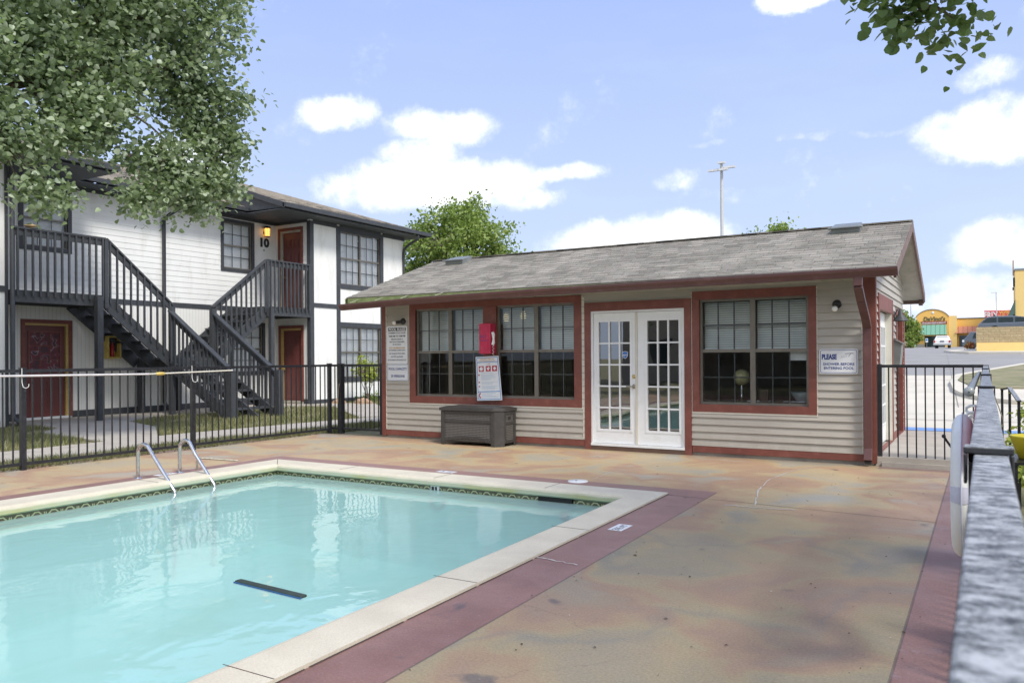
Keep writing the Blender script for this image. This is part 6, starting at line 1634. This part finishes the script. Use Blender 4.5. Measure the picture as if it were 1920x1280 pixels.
mb = MB(); mb.box(-10.45, -6.15, RYD-.10, RYD-.04, 7.05, 7.62); mb.build('sign_band', pbr('sign_maroon', (.28, .06, .04), .5), rs)
text('sign_lettering', 'ITALIAN RESTAURANT', Face('y', RYD-.13), -8.3, 7.15, 0, .44, sign_white, rs, ext=.01, bold=.008, xs=.88)
text('sign_lettering', "DaVinci's", Face('y', RYD-.06), -8.3, 7.72, 0, 1.12, pbr('letter_green', (.07, .09, .05), .5), rs, ext=.04, bold=.02, xs=.88, font_shear=.15)
mb = MB(); mb.lathe([(0, .06), (.2, .05), (.24, 0)], (-8.5, RYD-.01, 9.25), 12, (0, -1, 0)); mb.build('emblem', sign_white, rs)
# tall wing at right edge
tw_ = thing('tall_store', (9, 172, zb), 'tall plain yellow store block with green side awning at right edge', 'building')
mb = MB(); mb.box(4.6, 16, 165, 175, z0, 16.0); mb.build('wall', yellow_pale, tw_)
mb = MB(); mb.box(4.5, 16.1, 164.9, 175.1, 16.0, 16.3); mb.build('parapet_cap', vent_metal, tw_)
mb = MB(); mb.prism([(4.55, 164.6, 7.7), (4.55, 164.6, 10.9), (3.35, 164.6, 7.7)], (0, 3, 0)); mb.build('awning', pbr('awning_dark', (.07, .13, .11), .6), tw_)
mb = MB(); mb.box(4.3, 4.58, 165.5, 166, 13.2, 14.8); mb.box(4.2, 4.45, 165.5, 166, 12.6, 13.1); mb.split('wall_lamp', black_plastic, tw_)
mb = MB(); mb.box(4.25, 4.45, 165.5, 166, 15.2, 17.9); mb.build('mast', rock, tw_)
# billboard
bb = thing('campaign_billboard', (2.1, 200, 3), 'red and white campaign billboard above the restaurant roof', 'billboard')
mb = MB(); mb.box(-.15, 4.9, 200, 200.3, 9.0, 10.75); mb.build('panel', pbr('bill_red', (.62, .09, .11), .5, var=.02), bb)
for x in (1.0, 3.8): mb = MB(); mb.box(x, x+.25, 200.05, 200.25, 3.0, 9.0); mb.build('pole', gray_trim, bb)
BF = Face('y', 199.98)
text('lettering', 'FRIX', BF, 1.08, 9.15, 0, 1.85, sign_white, bb, ext=.02, bold=.05, xs=.68)
text('lettering', 'VOTE', BF, 3.55, 9.95, 0, .85, pbr('bill_yellow', (.8, .55, .08), .5), bb, ext=.02, bold=.02, xs=.85)
text('lettering', 'AUG. 29', BF, 3.55, 9.15, 0, .85, MATS['bill_yellow'], bb, ext=.02, bold=.02, xs=.75)

# light poles
def pole_thing(x, y, zb_, top, r, label, heads, nm='light_pole'):
    o = thing(nm, (x, y, zb_), label, 'light pole')
    mb = MB(); mb.tube([(x, y, zb_), (x, y, top)], [r*1.3, r*.85], 10); mb.build('pole', pole_gray, o)
    for (dx, dy, dz_, w) in heads:
        mb = MB(); mb.beam((x, y, top+dz_-.02), (x+dx*.6, y+dy*.6, top+dz_), .06, .06); mb.hexa([(x+dx*.5-w/2, y+dy*.5-.3, top+dz_-.1), (x+dx*.5+w/2, y+dy*.5-.3, top+dz_-.1), (x+dx*.5+w/2, y+dy*.5+.3, top+dz_-.02), (x+dx*.5-w/2, y+dy*.5+.3, top+dz_-.02)], [(x+dx*.5-w/2, y+dy*.5-.25, top+dz_+.06), (x+dx*.5+w/2, y+dy*.5-.25, top+dz_+.06), (x+dx*.5+w/2, y+dy*.5+.25, top+dz_+.12), (x+dx*.5-w/2, y+dy*.5+.25, top+dz_+.12)]); mb.build('lamp_head', pole_gray, o)
    return o
pole_thing(-17.15, 60, 0, 16.0, .13, 'tall grey car park light pole with several floodlights behind the roof', [(1.2, .3, -.3, .75), (-1.3, .2, -.42, .8), (.5, -.8, -.55, .6), (0, 0, .08, .5)])
pole_thing(2.0, 190, zf(190), 13.9, .10, 'thin distant light pole behind the campaign billboard', [(-.7, 0, 0, 1.0)])
pole_thing(-11.35, 158, zf(158), 12.5, .09, 'thin dark pole beside the restaurant tree', [])
sn = thing('parking_sign', (-6.8, 124, zf(124)), 'small blue and white parking sign on a thin post beside the pickup', 'sign')
mb = MB(); mb.box(-7.0, -6.94, 124, 124.06, zf(124), zf(124)+1.1); mb.build('post', vent_metal, sn)
mb = MB(); mb.box(-7.13, -6.81, 123.95, 123.99, zf(124)+.85, zf(124)+1.4); mb.build('plate', sign_white, sn)
mb = MB(); mb.box(-7.08, -6.86, 123.93, 123.949, zf(124)+1.05, zf(124)+1.32); mb.build('symbol', ink_lightblue, sn)
for i, (x, c_, lb) in enumerate(((-11.6, leaf_bush, 'pale flowering grasses beside the restaurant'), (-10.6, leaf_far, 'round green shrub at the foot of the thin pole'))):
    L, cs = clusters([(x, 146, zf(146)+.55, 1.1 if i == 0 else .6, .8, .5, 1)], 60, 20, .3, 60+i)
    o = thing('shrub', (x, 146, zf(146)), lb, 'shrub'); leaf_mesh(L, .22, 'foliage', c_ if i else leaf_mat('leaf_pale', (.5, .45, .35), (.6, .55, .42), (.4, .42, .25)), o, 4, shape='leaf')
# the apartments and trees behind the camera, mirrored in the glass
bk = thing('apartment_building', (-4, -16, 0), 'tan two storey apartment block behind the camera, mirrored in the door glass', 'apartment building')
mb = MB(); mb.box(-16, 9, -24, -16, 0, 5.2); mb.build('wall', pbr('tan_block', (.34, .30, .24), .85), bk)
mb = MB(); mb.hexa([(-16.8, -24.8, 5.2), (9.8, -24.8, 5.2), (9.8, -15.2, 5.2), (-16.8, -15.2, 5.2)], [(-13, -20.2, 7.6), (6, -20.2, 7.6), (6, -19.8, 7.6), (-13, -19.8, 7.6)]); mb.build('roof', shingle, bk)
for x in (-14, -10.5, -7, -3.5, 0, 3.5, 7):
    for z in (1.0, 3.6): mb = MB(); mb.box(x-.6, x+.6, -16.0, -15.95, z, z+1.3); mb.build('window', vehicle_glass, bk)
for i, (x, y, h_) in enumerate(((-9.5, -9.5, 4.6), (-2.5, -11, 5.2), (6.5, -7, 5.0))):
    round_tree(x, y, h_, 2.2, 1.9, ('broad tree on the left behind the camera', 'middle tree behind the camera', 'tree on the right behind the camera')[i], 80+i, .4, leaf_twig, .22)
